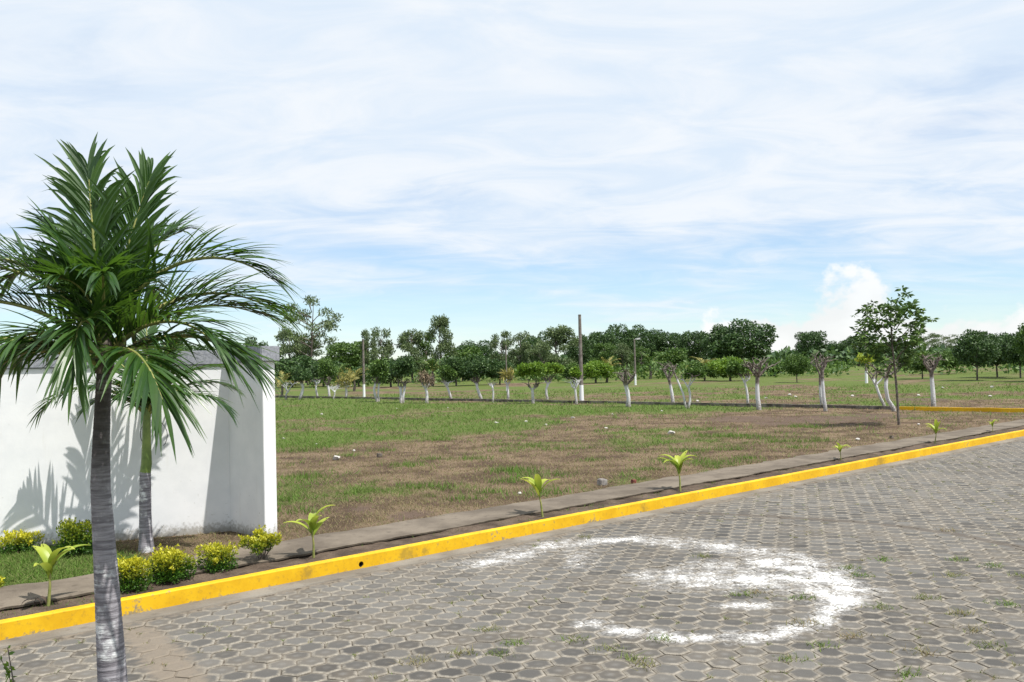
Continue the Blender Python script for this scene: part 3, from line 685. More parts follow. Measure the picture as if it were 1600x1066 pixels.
# ------------------------------------------------------------------ shrubs
def shrub(name, px, py, wpx_, hpx_, label, seed, yel=.65, n=1300, group=None, open_=False, z=ZS):
    b = g(px, py, z); rg = np.random.default_rng(seed); k_ = b[1] / F; wd_, ht = wpx_ * .95 * k_, hpx_ * .84 * k_
    r_ = thing(name, tuple(b), label, 'shrub', group)
    L = []; st = MB()
    nb = 9 if not open_ else 8
    for i in range(nb):
        a = i * 2.4 + rg.normal(0, .3); rr = wd_ * .34 * math.sqrt((i + .4) / nb) * (1.15 if open_ else 1); zt = ht * (rg.uniform(.55, .82) if not open_ else rg.uniform(.45, .85))
        c = np.array([rr * math.cos(a), rr * math.sin(a) * .8, zt]); s_ = wd_ * (.17 if not open_ else .125) * rg.uniform(.7, 1.15)
        L.append([*c, s_, s_, ht * (.26 if not open_ else .15)])
        tube(st, [(rg.normal(0, .01), rg.normal(0, .01), -.02), c * [.4, .4, .45], c], [.009, .007, .003], 5)
        if not open_: L.append([c[0] * 1.1, c[1] * 1.1, ht * .3, s_ * .9, s_ * .9, ht * .24])
    st.obj('stems', 'bark', r_)
    n = int(n * 2.5); mb = MB(); L = np.array(L); wgt = L[:, 3] * L[:, 5]; wgt /= wgt.sum(); q = rg.choice(len(L), n, p=wgt)
    d = rg.normal(size=(n, 3)); d /= np.linalg.norm(d, axis=1, keepdims=True); rr = .35 + .75 * rg.random(n) ** .7
    C = L[q, :3] + d * L[q, 3:] * rr[:, None]; C[:, 2] = np.maximum(C[:, 2], .015)
    hh = C[:, 2] / ht; out = np.clip(rr, 0, 1.1)
    tint = np.clip((hh - .45) * 1.5 * yel * 1.5 + (out - .7) * .9 * yel + rg.normal(0, .11, n), 0, 1)
    for _ in range(int(16 if not open_ else 12)):
        a = rg.random() * 6.283; l0 = L[rg.integers(0, len(L))]; p0 = l0[:3] + np.array([math.cos(a) * l0[3] * .5, math.sin(a) * l0[3] * .5, l0[5] * .5]); dr = np.array([math.cos(a) * .8, math.sin(a) * .8, rg.uniform(.35, 1.1)]); ln = ht * rg.uniform(.14, .34); m2 = 22; qq = rg.random(m2)
        C = np.concatenate([C, p0 + dr * (qq * ln)[:, None] + rg.normal(0, .006, (m2, 3))]); d = np.concatenate([d, dr * .4 + rg.normal(0, .8, (m2, 3))]); tint = np.concatenate([tint, np.clip(yel * 1.1 + rg.normal(0, .12, m2), 0, 1)]); n += m2
    leaves(mb, C, d * .7 + rg.normal(size=(n, 3)) * .5 + np.array([0, 0, .5]), .032 * (.7 + .6 * rg.random(n)), .52, 0, tint, rg)
    mb.obj('foliage', 'leaf_yellow', r_); return r_
GS = 'golden shrubs along the kerb'
shrub('golden_shrub', 203, 926, 68, 62, 'yellow-leaved shrub half hidden behind the foreground palm trunk', 21, .8, 1300, GS)
shrub('golden_shrub', 262, 910, 82, 58, 'dense rounded golden shrub, fullest of those behind the kerb', 22, .72, 2100, GS)
shrub('golden_shrub', 336, 894, 72, 48, 'low golden shrub between the dense rounded one and the wall end', 23, .7, 1300, GS)
shrub('golden_shrub', 411, 880, 84, 62, 'open leggy golden shrub right at the foot of the white wall end', 24, .75, 1000, GS, True)
shrub('golden_shrub', 28, 862, 74, 34, 'pale yellow shrub on the lawn against the white wall, at the left picture edge', 25, .95, 900, None, False, ZF)
shrub('green_shrub', 120, 868, 74, 62, 'dark green shrub with few yellow tips on the lawn against the wall', 26, .28, 1900, None, False, ZF)
shrub('golden_shrub', -14, 925, 40, 22, 'low yellow shrub tip poking in at the left edge above the kerb', 27, .9, 300, None, False, ZS)
# weed at the bottom left corner
wb = at(20, 1080, 6.4); wr = thing('weed_stem', (wb[0], 6.4, .14), 'thin leafy weed stem rising at the bottom left corner', 'weed')
st = MB(); tips = [at(x, y, 6.4) - np.array([wb[0], 6.4, .14]) for x, y in ((22, 1060), (12, 1012), (2, 1030))]
tube(st, [(0, 0, 0), tips[0] * [1, 1, .8], tips[1]], [.006, .005, .003], 6); tube(st, [tips[0] * [.9, 1, .75], tips[2]], [.004, .002], 5); st.obj('stem', 'bark', wr)
mb = MB(); q = rng.random(46); C = np.outer(q, tips[1]); C[30:] = np.outer(q[30:], tips[2]); leaves(mb, C, rng.normal(size=(46, 3)) + [0, 0, .2], .05, .45); mb.obj('foliage', 'leaf_bright', wr)

# ------------------------------------------------------------------ pruned, lime-washed trees along the far kerb
def pruned(px, py, split_y, top_y, crown, label, seed, lean=0, kind='mid', stubs=5, wtrunk=7, spread=1., n=900, second=None):
    rg = np.random.default_rng(seed); b = g(px, py, ZF); k_ = b[1] / F
    r_ = thing('pruned_tree', tuple(b), label, 'tree', 'lime-washed pruned trees along the far kerb')
    hs = (py - split_y) * k_; ht = (py - top_y) * k_; wr_ = wtrunk * .8 * k_ / 2
    tb = MB(); sp = np.array([lean * k_, rg.normal(0, .05), hs]); bow = rg.normal(0, .05) * hs
    tube(tb, [(0, 0, -.05), sp * .1, sp * .35 + [bow * .8, 0, 0], sp * .7 + [bow, bow, 0], sp], [wr_ * 1.25, wr_ * 1.05, wr_ * .95, wr_ * .85, wr_ * .9], 9)
    if second:
        dx, sy_ = second; s2 = np.array([dx * k_, .12, (py - sy_) * k_])
        tube(tb, [(.1 * np.sign(dx), .06, -.05), s2 * .4 + [.03, 0, 0], s2], [wr_, wr_ * .8, wr_ * .7], 8)
        sps = [sp, s2]
    else: sps = [sp]
    ends = []
    for i in range(stubs):
        o = sps[i % len(sps)]; a = 2 * math.pi * i / stubs + rg.normal(0, .3); L = (ht - o[2]) * rg.uniform(.65, 1.05); L = max(L, .25)
        d = np.array([math.cos(a) * .75 * spread, math.sin(a) * .6 * spread, 1]); d /= np.linalg.norm(d)
        e = o + d * L * .95; md = o + d * L * .5 + rg.normal(0, .05, 3) + np.array([d[0], d[1], -.1]) * L * .12
        tube(tb, [o - [0, 0, .06], md, e], [wr_ * .7, wr_ * .5, wr_ * .36], 7); ends.append(e)
        if rg.random() < .6:
            e2 = md + np.array([rg.normal(0, .5), rg.normal(0, .4), .6]) * L * .45; tube(tb, [md, e2], [wr_ * .42, wr_ * .26], 6); ends.append(e2)
    for e in list(ends):
        for _ in range(2 if crown else 3):
            t1 = e + np.array([rg.normal(0, .22), rg.normal(0, .2), rg.uniform(.0, .3)]); tube(tb, [e - [0, 0, .04], (e + t1) / 2 + rg.normal(0, .03, 3), t1], [wr_ * .28, wr_ * .2, wr_ * .1], 5)
    tb.obj('trunk', 'painted_bark', r_, smooth=True)
    if crown:
        x0, x1, y0, y1 = crown; cx_, cz = ((x0 + x1) / 2 - px) * k_, (py - (y0 + y1) / 2) * k_ ; rx, rz = (x1 - x0) / 2 * k_, (y1 - y0) / 2 * k_
        L = [[cx_ + rx * .62 * rg.uniform(-1, 1), rx * .6 * rg.uniform(-1, 1), cz + rz * (.15 + .45 * rg.uniform(-1, 1)), rx * .40, rx * .40, rz * .40] for _ in range(13)]
        cm_ = MB()
        if kind == 'dry':
            lobes_crown(cm_, L, n, .17, rg, .25, .2, -.6); cm_.obj('crown', 'leaf_dry', r_)
        elif kind == 'palmy':
            lobes_crown(cm_, L, n, .38, rg, .13, .1, .2); cm_.obj('crown', 'leaf_straw', r_)
        else:
            lobes_crown(cm_, L, int(n * 1.8), .15, rg, .55, .25, .3); cm_.obj('crown', {'mid': 'leaf_mid', 'dark': 'leaf_dark', 'bright': 'leaf_bright', 'lime': 'leaf_lime'}[kind], r_)
    return r_
pruned(447, 624, 612, 596, None, 'short bare forked pruned tree closest to the white wall end', 101, 3, wtrunk=4, stubs=3)
pruned(469, 624, 598, 592, (452, 492, 572, 598), 'pruned tree with a low dark crown, second from the wall end', 102, 2, 'dark', wtrunk=6, n=1100)
pruned(496, 621, 600, 590, (478, 510, 566, 594), 'thin-stemmed pruned tree with grey twiggy crown left of the leaning pair', 103, -1, 'dark', wtrunk=4, n=500)
pruned(515, 622, 602, 585, (496, 532, 556, 602), 'pruned tree with tall loose crown just left of the yellow fan palm', 104, -3, 'mid', wtrunk=5)
pruned(521, 624, 612, 604, None, 'tiny bare forked stub tree right beside a taller loose-crowned one', 105, 2, wtrunk=3, stubs=3)
pruned(541, 622, 606, 598, (524, 556, 580, 608), 'white-based small palm-like tree with straw-coloured drooping leaves left of the tall pole', 106, 0, 'palmy', wtrunk=5, n=420)
pruned(589, 628, 600, 588, (570, 610, 560, 606), 'twin-stemmed pruned tree with round green crown right of the leftmost pole', 107, -2, 'mid', second=(3, 600), wtrunk=5, n=1300)
pruned(627, 630, 606, 592, (606, 652, 556, 596), 'pruned tree with wide dark crown and two white stems', 108, -1, 'dark', second=(6, 604), wtrunk=6, n=1500)
pruned(667, 630, 606, 588, (652, 682, 574, 612), 'pruned tree hung with dry brown leaves', 109, -2, 'dry', wtrunk=6, n=700)
pruned(705, 623, 604, 592, (686, 716, 570, 602), 'pruned tree with a crooked bent white stem', 110, -6, 'mid', wtrunk=5, n=900)
pruned(752, 624, 598, 588, (732, 768, 562, 592), 'pruned tree leaning left under a dense dark crown', 111, -7, 'dark', wtrunk=6, n=1100)
pruned(770, 629, 605, 598, None, 'slim bare white stem with a tiny fork between two crowned trees', 112, 0, wtrunk=4, stubs=3)
pruned(794, 625, 602, 586, (784, 803, 578, 600), 'white-stemmed tree with spiky straw-coloured top in front of the thin pole', 113, -1, 'palmy', wtrunk=5, n=220)
pruned(833, 631, 608, 592, (804, 856, 566, 592), 'umbrella-shaped pruned tree with wide flat bright crown', 114, -1, 'bright', spread=1.6, wtrunk=6, n=1500)
pruned(855, 624, 600, 586, (848, 884, 567, 588), 'pruned tree with bent stem right behind the umbrella-shaped one', 115, 2, 'bright', wtrunk=5, n=900)
pruned(901, 632, 606, 588, (892, 908, 574, 594), 'slim forked pruned tree directly left of the tallest pole', 116, -2, 'bright', wtrunk=5, n=420)
pruned(983, 636, 600, 574, None, 'heavily lopped thick tree with twin white stems and bare stubs', 117, -4, second=(-5, 602), wtrunk=7, stubs=8, spread=1.3)
pruned(1052, 631, 592, 570, None, 'lopped bare tree with thick base left of the V-shaped one', 118, -6, wtrunk=6.5, stubs=4, spread=.8)
pruned(1076, 639, 604, 582, (1068, 1104, 574, 594), 'V-shaped pruned tree with one long slanting stem and light crown', 119, 0, 'mid', second=(-22, 578), wtrunk=5, n=700, spread=1.2)
pruned(1169, 633, 596, 580, (1140, 1178, 564, 588), 'slim pruned tree with a rounded green crown leaning left', 120, -5, 'mid', wtrunk=5, n=1000)
pruned(1186, 641, 588, 560, None, 'thick lopped tree with bare raised arms, right of the slim leaning one', 121, -1, wtrunk=9, stubs=6, spread=1.2)
pruned(1284, 634, 585, 552, None, 'bare lopped tree standing just behind another, with upright stubs', 122, -2, wtrunk=6, stubs=3, spread=.5)
pruned(1290, 643, 578, 548, None, 'bare lopped tree with blackened foot and twisted top', 123, -4, wtrunk=7, stubs=4, spread=.7)
pruned(1382, 635, 600, 565, (1340, 1372, 550, 572), 'slanting lopped tree with a bright green tuft on its left', 124, -13, 'lime', wtrunk=6, stubs=4, n=420)
pruned(1397, 643, 588, 545, None, 'crooked white-footed tree with one long arm to the right, behind the slender young tree', 125, -12, wtrunk=8, stubs=4, spread=1.6)
pruned(1459, 635, 580, 552, None, 'thick lopped tree with knobbly head standing by the yellow far kerb', 126, -2, wtrunk=9, stubs=5, spread=.9)

# slender young tree in the field
def young_tree():
    b = g(1404.6, 665, ZF); k_ = b[1] / F; rg = np.random.default_rng(77)
    r_ = thing('young_tree', tuple(b), 'slender young tree with thin dark stem and big layered leaves, nearest tree in the field', 'tree')
    pt = lambda x, y, dy=0: at(x, y, b[1] + dy) - b
    tb = MB(); tube(tb, [(0, 0, -.05), pt(1402, 620), pt(1398, 575), pt(1393, 530), pt(1391, 490)], [.045, .038, .033, .024, .010], 8)
    L = []
    for x, y in ((1358, 492), (1378, 484), (1402, 478), (1424, 482), (1436, 500), (1362, 512), (1420, 512), (1390, 500), (1355, 540), (1372, 545), (1392, 535), (1412, 540), (1430, 528), (1378, 565), (1408, 562), (1424, 552), (1350, 528)):
        dy = rg.uniform(-.75, .75); c = pt(x, y, dy); L.append(c); s_ = pt(1397 - (1397 - x) * .08, min(y + 34, 585)); tube(tb, [s_ * [1, .2, 1], (s_ + c) / 2 + [0, 0, .02], c], [.016, .011, .005], 5)
    tb.obj('trunk', 'bark', r_, smooth=True)
    mb = MB(); L = np.array(L); tips = np.concatenate([L + rg.normal(0, 1, L.shape) * [.18, .22, .19] for _ in range(15)])
    for c in tips:
        k2 = 12; a = rg.random(k2) * 6.283; D = np.stack([np.cos(a), np.sin(a), rg.uniform(-.8, .5, k2)], 1)
        leaves(mb, c + D * .03, D, rg.uniform(.13, .23, k2), .38, 0, None, rg)
    mb.obj('crown', 'leaf_mid', r_)
young_tree()

# ------------------------------------------------------------------ poles
def pole(px, py, top, wpx_, label, lamp=False, name='utility_pole'):
    b = g(px, py, ZF); k_ = b[1] / F; h = (py - top) * k_; r_ = thing(name, tuple(b), label, 'pole')
    mb = MB(); w_ = wpx_ * k_ / 2; tube(mb, [(0, 0, -.2), (0, 0, h * .5), (0, 0, h)], [w_ * 1.15, w_ * .95, w_ * .75], 12); mb.obj('shaft', 'pole', r_, smooth=True)
    cp = MB(); tube(cp, [(0, 0, h + .002), (0, 0, h + .05)], [w_ * .85, w_ * .7], 12); cp.obj('cap', 'bark', r_)
    if lamp:
        l = MB(); tube(l, [(0, 0, h - .05), (.12, 0, h + .06), (.2, 0, h + .08)], .03, 6); l.obj('arm', 'lamp', r_)
        l = MB(); box(l, (.36, 0, h + .08), (.17, 0, .02), (0, .13, 0), (0, 0, .07)); l.obj('lamp_head', 'lamp', r_)
pole(569, 622, 531, 3.6, 'tall thin grey pole with whitewashed base, leftmost of the poles')
pole(792, 612, 540, 2.4, 'thin grey pole rising behind the tree with a spiky straw top')
pole(909, 629, 493, 6.2, 'tallest brown wooden pole with whitewashed base, standing above the treeline')
pole(993, 602, 531, 3.0, 'slim street lamp pole with a pale lamp head before the big trees', True, 'street_lamp')
pole(1354, 599, 515, 4.0, 'pole with whitewashed base seen behind the slender young tree')

# ------------------------------------------------------------------ far trees
def unit_tree(kind, seed):
    """unit height 1, unit width 1"""
    rg = np.random.default_rng(seed); tb = MB(); cm_ = MB(); L = []
    if kind == 'dome':
        n = 30
        for i in range(n):
            a = i * 2.4; q = (i + .5) / n; rr = .36 * math.sqrt(1 - (1 - 2 * q) ** 2 * .8) ; z = .30 + .52 * q
            L.append([rr * math.cos(a) * rg.uniform(.55, 1.1), rr * math.sin(a) * rg.uniform(.55, 1.1), z + rg.normal(0, .035), .13, .13, .105])
        N, sz, asp, sh = 9500, .034, .7, .45
        tube(tb, [(0, 0, -.02), (.01, 0, .2), (0, 0, .5)], [.035, .028, .014], 8)
    elif kind == 'feather':
        tube(tb, [(0, 0, -.02), (.02, 0, .3), (-.01, .01, .6), (.01, 0, .94)], [.022, .017, .011, .004], 7)
        for i in range(22):
            z = rg.uniform(.24, .93); a = rg.random() * 6.3; rr = (.38 * (1 - abs(z - .5) * 1.25)) * rg.uniform(.4, 1.)
            c = np.array([rr * math.cos(a), rr * math.sin(a), z]); L.append([*c, .115, .115, .075]); tube(tb, [(0, 0, z - .16), c * [.5, .5, 1] - [0, 0, .06], c], [.009, .006, .003], 5)
        N, sz, asp, sh = 5600, .042, .40, .15
    elif kind == 'airy':
        tube(tb, [(0, 0, -.02), (.03, 0, .35), (.05, .01, .65), (.08, 0, .96)], [.020, .014, .010, .003], 7)
        for i in range(24):
            z = rg.uniform(.40, .97); a = rg.random() * 6.3; rr = (.16 + .36 * (1 - abs(z - .66) * 1.6)) * rg.uniform(.35, 1.)
            c = np.array([rr * math.cos(a), rr * math.sin(a), z]); L.append([*c, .13, .13, .045]); tube(tb, [(.04, 0, z - .12), c * [.5, .5, 1] - [0, 0, .05], c], [.007, .005, .002], 5)
        N, sz, asp, sh = 4200, .034, .42, .1
    elif kind == 'bush':
        for i in range(16):
            a = i * 2.4; rr = .36 * math.sqrt(i / 16); L.append([rr * math.cos(a), rr * math.sin(a), rg.uniform(.35, .78), .18, .18, .2])
        tube(tb, [(0, 0, -.02), (.01, 0, .25), (0, 0, .55)], [.03, .025, .012], 7)
        N, sz, asp, sh = 4800, .062, .6, .3
    elif kind == 'round':
        for i in range(26):
            a = i * 2.4; q = (i + .5) / 26; rr = .36 * math.sqrt(max(.05, 1 - (1 - 2 * q) ** 2)); L.append([rr * math.cos(a) * rg.uniform(.6, 1.1), rr * math.sin(a) * rg.uniform(.6, 1.1), .36 + .52 * q, .16, .16, .10])
        tube(tb, [(0, 0, -.02), (.01, 0, .25), (0, 0, .6)], [.018, .015, .008], 7)
        for i in range(6): tube(tb, [(0, 0, .25), np.array(L[i * 4][:3]) * [.5, .5, .8], L[i * 4][:3]], [.010, .007, .003], 5)
        N, sz, asp, sh = 6000, .048, .55, .3
    lobes_crown(cm_, L, N, sz, rg, asp, sh, .3)
    return tb.mesh('trunk', 'bark', True), cm_
LIB = {}
for kind, cnt, mts in (('dome', 4, ('leaf_dark', 'leaf_mid')), ('feather', 5, ('leaf_grey', 'leaf_mid')), ('airy', 2, ('leaf_grey',)), ('bush', 4, ('leaf_mid', 'leaf_bright', 'leaf_dark')), ('round', 3, ('leaf_dark', 'leaf_mid'))):
    for i in range(cnt):
        tm, cmb = unit_tree(kind, 500 + i + len(kind) * 10)
        for mt in mts: LIB[kind, i, mt] = (tm, cmb.mesh('crown', mt))
cntr = {}
def far_tree(kind, px, top, wpx_, d, label, mt=None, name=None, base=None):
    """px centre, top pixel, width in pixels, distance in metres"""
    mt = mt or {'dome': 'leaf_dark', 'feather': 'leaf_grey', 'airy': 'leaf_grey', 'bush': 'leaf_mid', 'round': 'leaf_dark'}[kind]
    nv = len([1 for k_ in LIB if k_[0] == kind and k_[2] == mt]); i = cntr.get(kind, 0); cntr[kind] = i + 1
    tm, cm_ = LIB[kind, i % nv, mt]
    top -= 4; wpx_ *= 1.25 if kind == 'feather' else 1.08
    p = at(px, top, d); hgt_ = (p[2] - ZF) / (.92 if kind == 'dome' else .97); wd_ = wpx_ * d / F
    r_ = thing(name or {'dome': 'broad_tree', 'feather': 'feathery_tree', 'airy': 'feathery_tree', 'bush': 'bushy_tree', 'round': 'round_tree'}[kind], (p[0], d, ZF - .05), label, 'tree', 'trees beyond the field', i * 2.1)
    r_.scale = (wd_, wd_, hgt_)
    link('trunk', tm, r_); link('crown', cm_, r_)
FT = [
 ('airy', 482, 472, 92, 118, 'tall airy tree with sparse open crown, highest on the left of the field', None),
 ('feather', 452, 520, 60, 125, 'grey-green feathery tree rising just right of the wall coping', None),
 ('feather', 478, 540, 80, 122, 'low feathery tree filling in beneath the tall airy one', None),
 ('dome', 545, 537, 92, 150, 'broad green tree between the tall airy tree and the leftmost pole', 'leaf_mid'),
 ('feather', 574, 520, 34, 126, 'narrow feathery tree right behind the leftmost pole', None),
 ('feather', 595, 515, 52, 122, 'upright feathery tree just right of the leftmost pole', None),
 ('feather', 643, 521, 60, 122, 'rounded feathery tree left of the tall slim one', None),
 ('feather', 664, 524, 50, 126, 'feathery tree tucked behind the tall slim one', 'leaf_mid'),
 ('feather', 686, 498, 52, 118, 'tall slim feathery tree standing highest near the picture centre-left', None),
 ('bush', 722, 546, 60, 122, 'bushy tree below the gap of sky right of the tall slim tree', 'leaf_mid'),
 ('dome', 742, 538, 80, 170, 'broad dark tree rising at the left end of the long dark treeline', None),
 ('feather', 783, 522, 44, 125, 'feathery tree behind the thin pole, left of a matching pair', None),
 ('feather', 812, 522, 46, 128, 'feathery tree right of the thin pole', None),
 ('dome', 836, 527, 60, 160, 'dark tree top between the feathery trees left of the tallest pole', None),
 ('feather', 868, 515, 78, 122, 'wide twin-topped feathery tree just left of the tallest pole', None),
 ('feather', 846, 540, 60, 118, 'lower feathery tree left of the wide twin-topped one', None),
 ('dome', 905, 527, 50, 165, 'dark tree directly behind the tallest pole', None),
 ('dome', 938, 522, 66, 175, 'dark domed tree right of the tallest pole', None),
 ('feather', 944, 540, 50, 122, 'paler feathery tree in front of the dark domes right of the tallest pole', 'leaf_mid'),
 ('dome', 968, 514, 70, 180, 'highest dark dome between the tallest pole and the street lamp', None),
 ('feather', 972, 540, 40, 124, 'narrow feathery tree left of the street lamp', None),
 ('dome', 1004, 516, 66, 185, 'dark dome rising above the street lamp head', None),
 ('feather', 1002, 545, 36, 122, 'light green feathery tree right of the street lamp', 'leaf_mid'),
 ('dome', 1042, 519, 66, 185, 'dark dome right of the street lamp', None),
 ('bush', 1046, 545, 56, 118, 'mid-green bushy tree above the lopped bare trees', 'leaf_mid'),
 ('dome', 1084, 521, 60, 180, 'dark dome immediately left of the largest rounded tree', None),
 ('dome', 1158, 507, 120, 165, 'largest dark rounded tree of the treeline', None),
 ('dome', 1128, 516, 66, 168, 'dark shoulder tree on the left side of the largest rounded one', None),
 ('dome', 1226, 556, 50, 200, 'low far trees right of the largest rounded tree', None),
 ('dome', 1267, 521, 58, 190, 'lone rounded tree against the sky behind the bare lopped pair', None),
 ('dome', 1308, 538, 46, 195, 'low dark tree right of the lone rounded one', None),
 ('dome', 1340, 528, 60, 185, 'dark tree hidden partly behind the slender young tree', None),
 ('dome', 1390, 536, 70, 210, 'far dark tree seen through the slender young tree', None),
 ('airy', 1446, 524, 50, 210, 'far spindly tree between the young tree and the dark right grove', 'leaf_grey'),
 ('airy', 1474, 528, 50, 215, 'far low spindly tree left of the dark right grove', 'leaf_grey'),
 ('round', 1524, 519, 74, 76, 'dense dark twin tree standing in the field at right, left one of the grove', None),
 ('round', 1556, 524, 76, 84, 'dense dark tree right of the twin stems at the right', None),
 ('round', 1592, 521, 70, 80, 'dense dark tree at the right picture edge', None),
 ('round', 1618, 500, 66, 70, 'tree whose branch tip pokes in high at the right edge', 'leaf_mid'),
 ('round', 1244, 556, 46, 82, 'small green tree alone in the field left of the bare lopped pair', 'leaf_mid'),
 ('round', 1440, 552, 60, 84, 'small leaning tree in the field behind the knobbly lopped one', 'leaf_mid'),
 ('round', 1482, 552, 44, 100, 'small tree in the field left of the dark twin tree', 'leaf_mid'),
 ('bush', 1140, 561, 66, 92, 'bright green bushy tree under the largest dark rounded one', 'leaf_bright'),
 ('bush', 1100, 566, 50, 96, 'light green bush left of the bright bushy tree', 'leaf_mid'),
 ('bush', 1210, 565, 44, 110, 'bush in the hedge right of the thick lopped tree', 'leaf_mid'),
 ('bush', 930, 565, 56, 96, 'bright green bush right of the tallest pole', 'leaf_bright'),
 ('bush', 895, 570, 40, 100, 'low bush left of the tallest pole', 'leaf_mid'),
 ('bush', 745, 556, 66, 98, 'dense dark bushy tree behind the leaning pruned tree', 'leaf_dark'),
 ('bush', 712, 560, 50, 96, 'dense bushy tree behind the crooked pruned stem', 'leaf_dark'),
 ('bush', 780, 562, 44, 98, 'dark bushy tree behind the thin pole', 'leaf_dark'),
 ('bush', 610, 566, 56, 98, 'dark bush behind the twin-stemmed pruned tree', 'leaf_dark'),
 ('bush', 560, 572, 44, 104, 'dark bush behind the leftmost pole', 'leaf_dark'),
 ('bush', 455, 560, 70, 108, 'dense dark green bushes beside the wall end', 'leaf_dark'),
 ('bush', 505, 566, 60, 108, 'dark bush behind the loose-crowned pruned trees', 'leaf_dark'),
 ('dome', 45, 528, 90, 120, 'dark tree top showing over the wall left of the foreground palm', None),
 ('dome', 110, 522, 70, 116, 'rounded tree top showing over the wall nearest the palm crown', 'leaf_mid'),
 ('dome', 395, 535, 70, 130, 'tree top showing over the wall coping right of the palms', None),
 ('dome', 300, 538, 90, 130, 'tree top behind the wall, hidden by the palm fronds', None),
]
for kind, px, top, w_, d, lab, mt in FT: far_tree(kind, px, top, w_, d, lab, mt)
# coconut palms in the scrub
def coco(px, py, hpx, n, label, seed, mt='leaf_straw'):
    b = g(px, py, ZF); k_ = b[1] / F; h = hpx * k_; rg = np.random.default_rng(seed)
    r_ = thing('coconut_palm', tuple(b), label, 'palm tree', 'young coconut palms in the scrub'); tb = MB()
    tube(tb, [(0, 0, -.05), (.03 * h, 0, h * .2), (.02 * h, 0, h * .42)], [.05 * h, .04 * h, .03 * h], 7); tb.obj('trunk', 'bark', r_)
    for i in range(n):
        lf, rb = frond_mesh(h * rg.uniform(.6, .78), R(rg.uniform(35, 80)), R(rg.uniform(60, 110)), 14, h * .2, h * .016, .05, rg)
        o = lf.obj('frond', [mt, 'palm_dead'], r_); o.location = (.02 * h, 0, h * .4); o.rotation_euler[2] = i * 2.4; rb.obj('midrib', 'midrib', o)
coco(553, 612, 46, 9, 'yellow-green fan palm in the scrub left of the leftmost pole', 301)
coco(440, 620, 46, 7, 'yellowish young palm at the wall end', 302)
coco(528, 606, 46, 8, 'young palm behind the loose-crowned pruned trees', 303, 'leaf_mid')
coco(948, 598, 44, 8, 'yellowing young palm in the scrub right of the tallest pole', 304)
coco(1016, 592, 50, 8, 'green young palm right of the street lamp', 305, 'leaf_mid')
coco(675, 604, 56, 9, 'young palm behind the tree hung with dry leaves', 306, 'leaf_mid')
coco(1100, 592, 42, 7, 'young palm left of the bright bushy tree', 307)
# far wood that closes the horizon: one mass
fm = MB(); n = 42000; a_ = rng.uniform(-1.0, 1.0, n); dd = rng.uniform(185, 270, n); C = np.stack([np.sin(a_) * dd, np.cos(a_) * dd, 0 * a_], 1)
hh = 1.6 + 2.8 * fbm(a_ * 55, dd * .02, 17, 4); C[:, 2] = ZF + hh * rng.random(n) ** .7
leaves(fm, C, rng.normal(size=(n, 3)), 1.1 * (.6 + .8 * rng.random(n)), .6); stuff(fm.obj('far_woodland', 'leaf_dark'))
fm = MB(); n = 26000; a_ = rng.uniform(-.9, .9, n); dd = rng.uniform(105, 135, n) - 22 * (a_ > .1) * 0; C = np.stack([np.sin(a_) * dd, np.cos(a_) * dd, 0 * a_], 1)
hh = .5 + 2.2 * fbm(a_ * 60, dd * .05, 19, 4); keep = fbm(a_ * 40 + 9, dd * .08, 23, 3) > .40; C[:, 2] = ZF + hh * rng.random(n) ** .8
C = C[keep]; n = len(C); leaves(fm, C, rng.normal(size=(n, 3)) + [0, 0, .5], .5 * (.6 + .8 * rng.random(n)), .5); stuff(fm.obj('scrub_hedge', 'leaf_mid'))

# ------------------------------------------------------------------ grass (stuff)
def blades(mb, C, hgt_, wd_, tint, rg, spread=.45):
    n = len(C); a = rg.random(n) * 6.283; t = rg.normal(0, spread, (n, 2))
    tip = C + np.stack([t[:, 0] * hgt_, t[:, 1] * hgt_, hgt_], 1); s = np.stack([np.cos(a), np.sin(a), 0 * a], 1) * wd_[:, None]
    mb.add(np.stack([C - s, C + s, tip], 1).reshape(-1, 3), np.arange(3 * n).reshape(n, 3), 0, tint=np.repeat(tint, 3))
gb = MB(); n = 420000
a_ = rng.uniform(-R(40), R(40), n); dd = 1 / rng.uniform(1 / 75., 1 / 9.5, n)
C = np.stack([np.sin(a_) * dd, np.cos(a_) * dd, 0 * a_], 1); u_, v_ = (C - K0) @ KE, (C - K0) @ KN
Wd_ = (C - J) @ WNn; Wt = (C - J) @ WD
ok = (v_ > 1.62 + .25 * (fbm(u_ * 2, v_ * 0, 43, 3) - .5)) & ~((Wt < 0) & (Wd_ < .02) & (Wd_ > -.2)) & ~((np.abs((C - J) @ KE - .09) < .13) & ((C - J) @ WG > -.2) & ((C - J) @ WG < 1.08))
fk = (C - FK0) @ FN; ok &= np.abs(fk) > .12
C = C[ok]; dd = dd[ok]; gmk = green_mask(C); bmk_ = bare_mask(C); n = len(C)
keep = rng.random(n) < (.62 + .5 * gmk) * (1 - .85 * bmk_); C, dd, gmk = C[keep], dd[keep], gmk[keep]; n = len(C)
u_, v_ = (C - K0) @ KE, (C - K0) @ KN; C[:, 2] = fz(u_, v_) - .005
clump = fbm(C[:, 0] * 1.7, C[:, 1] * 1.7, 51, 3)
isg = rng.random(n) < sstep(gmk + (clump - .5) * .9, .25, .75)
hgt_ = (.030 + .0011 * dd) * np.where(isg, 1.15 + 1.2 * sstep(clump, .5, .8), .85) * (.6 + .8 * rng.random(n))
tint = np.where(isg, np.clip(rng.normal(.82, .18, n), 0, 1), np.clip(rng.normal(.12, .22, n), 0, 1))
blades(gb, C, hgt_, .002 + .00036 * dd, tint, rng, .85); stuff(gb.obj('field_grass', 'grass'))
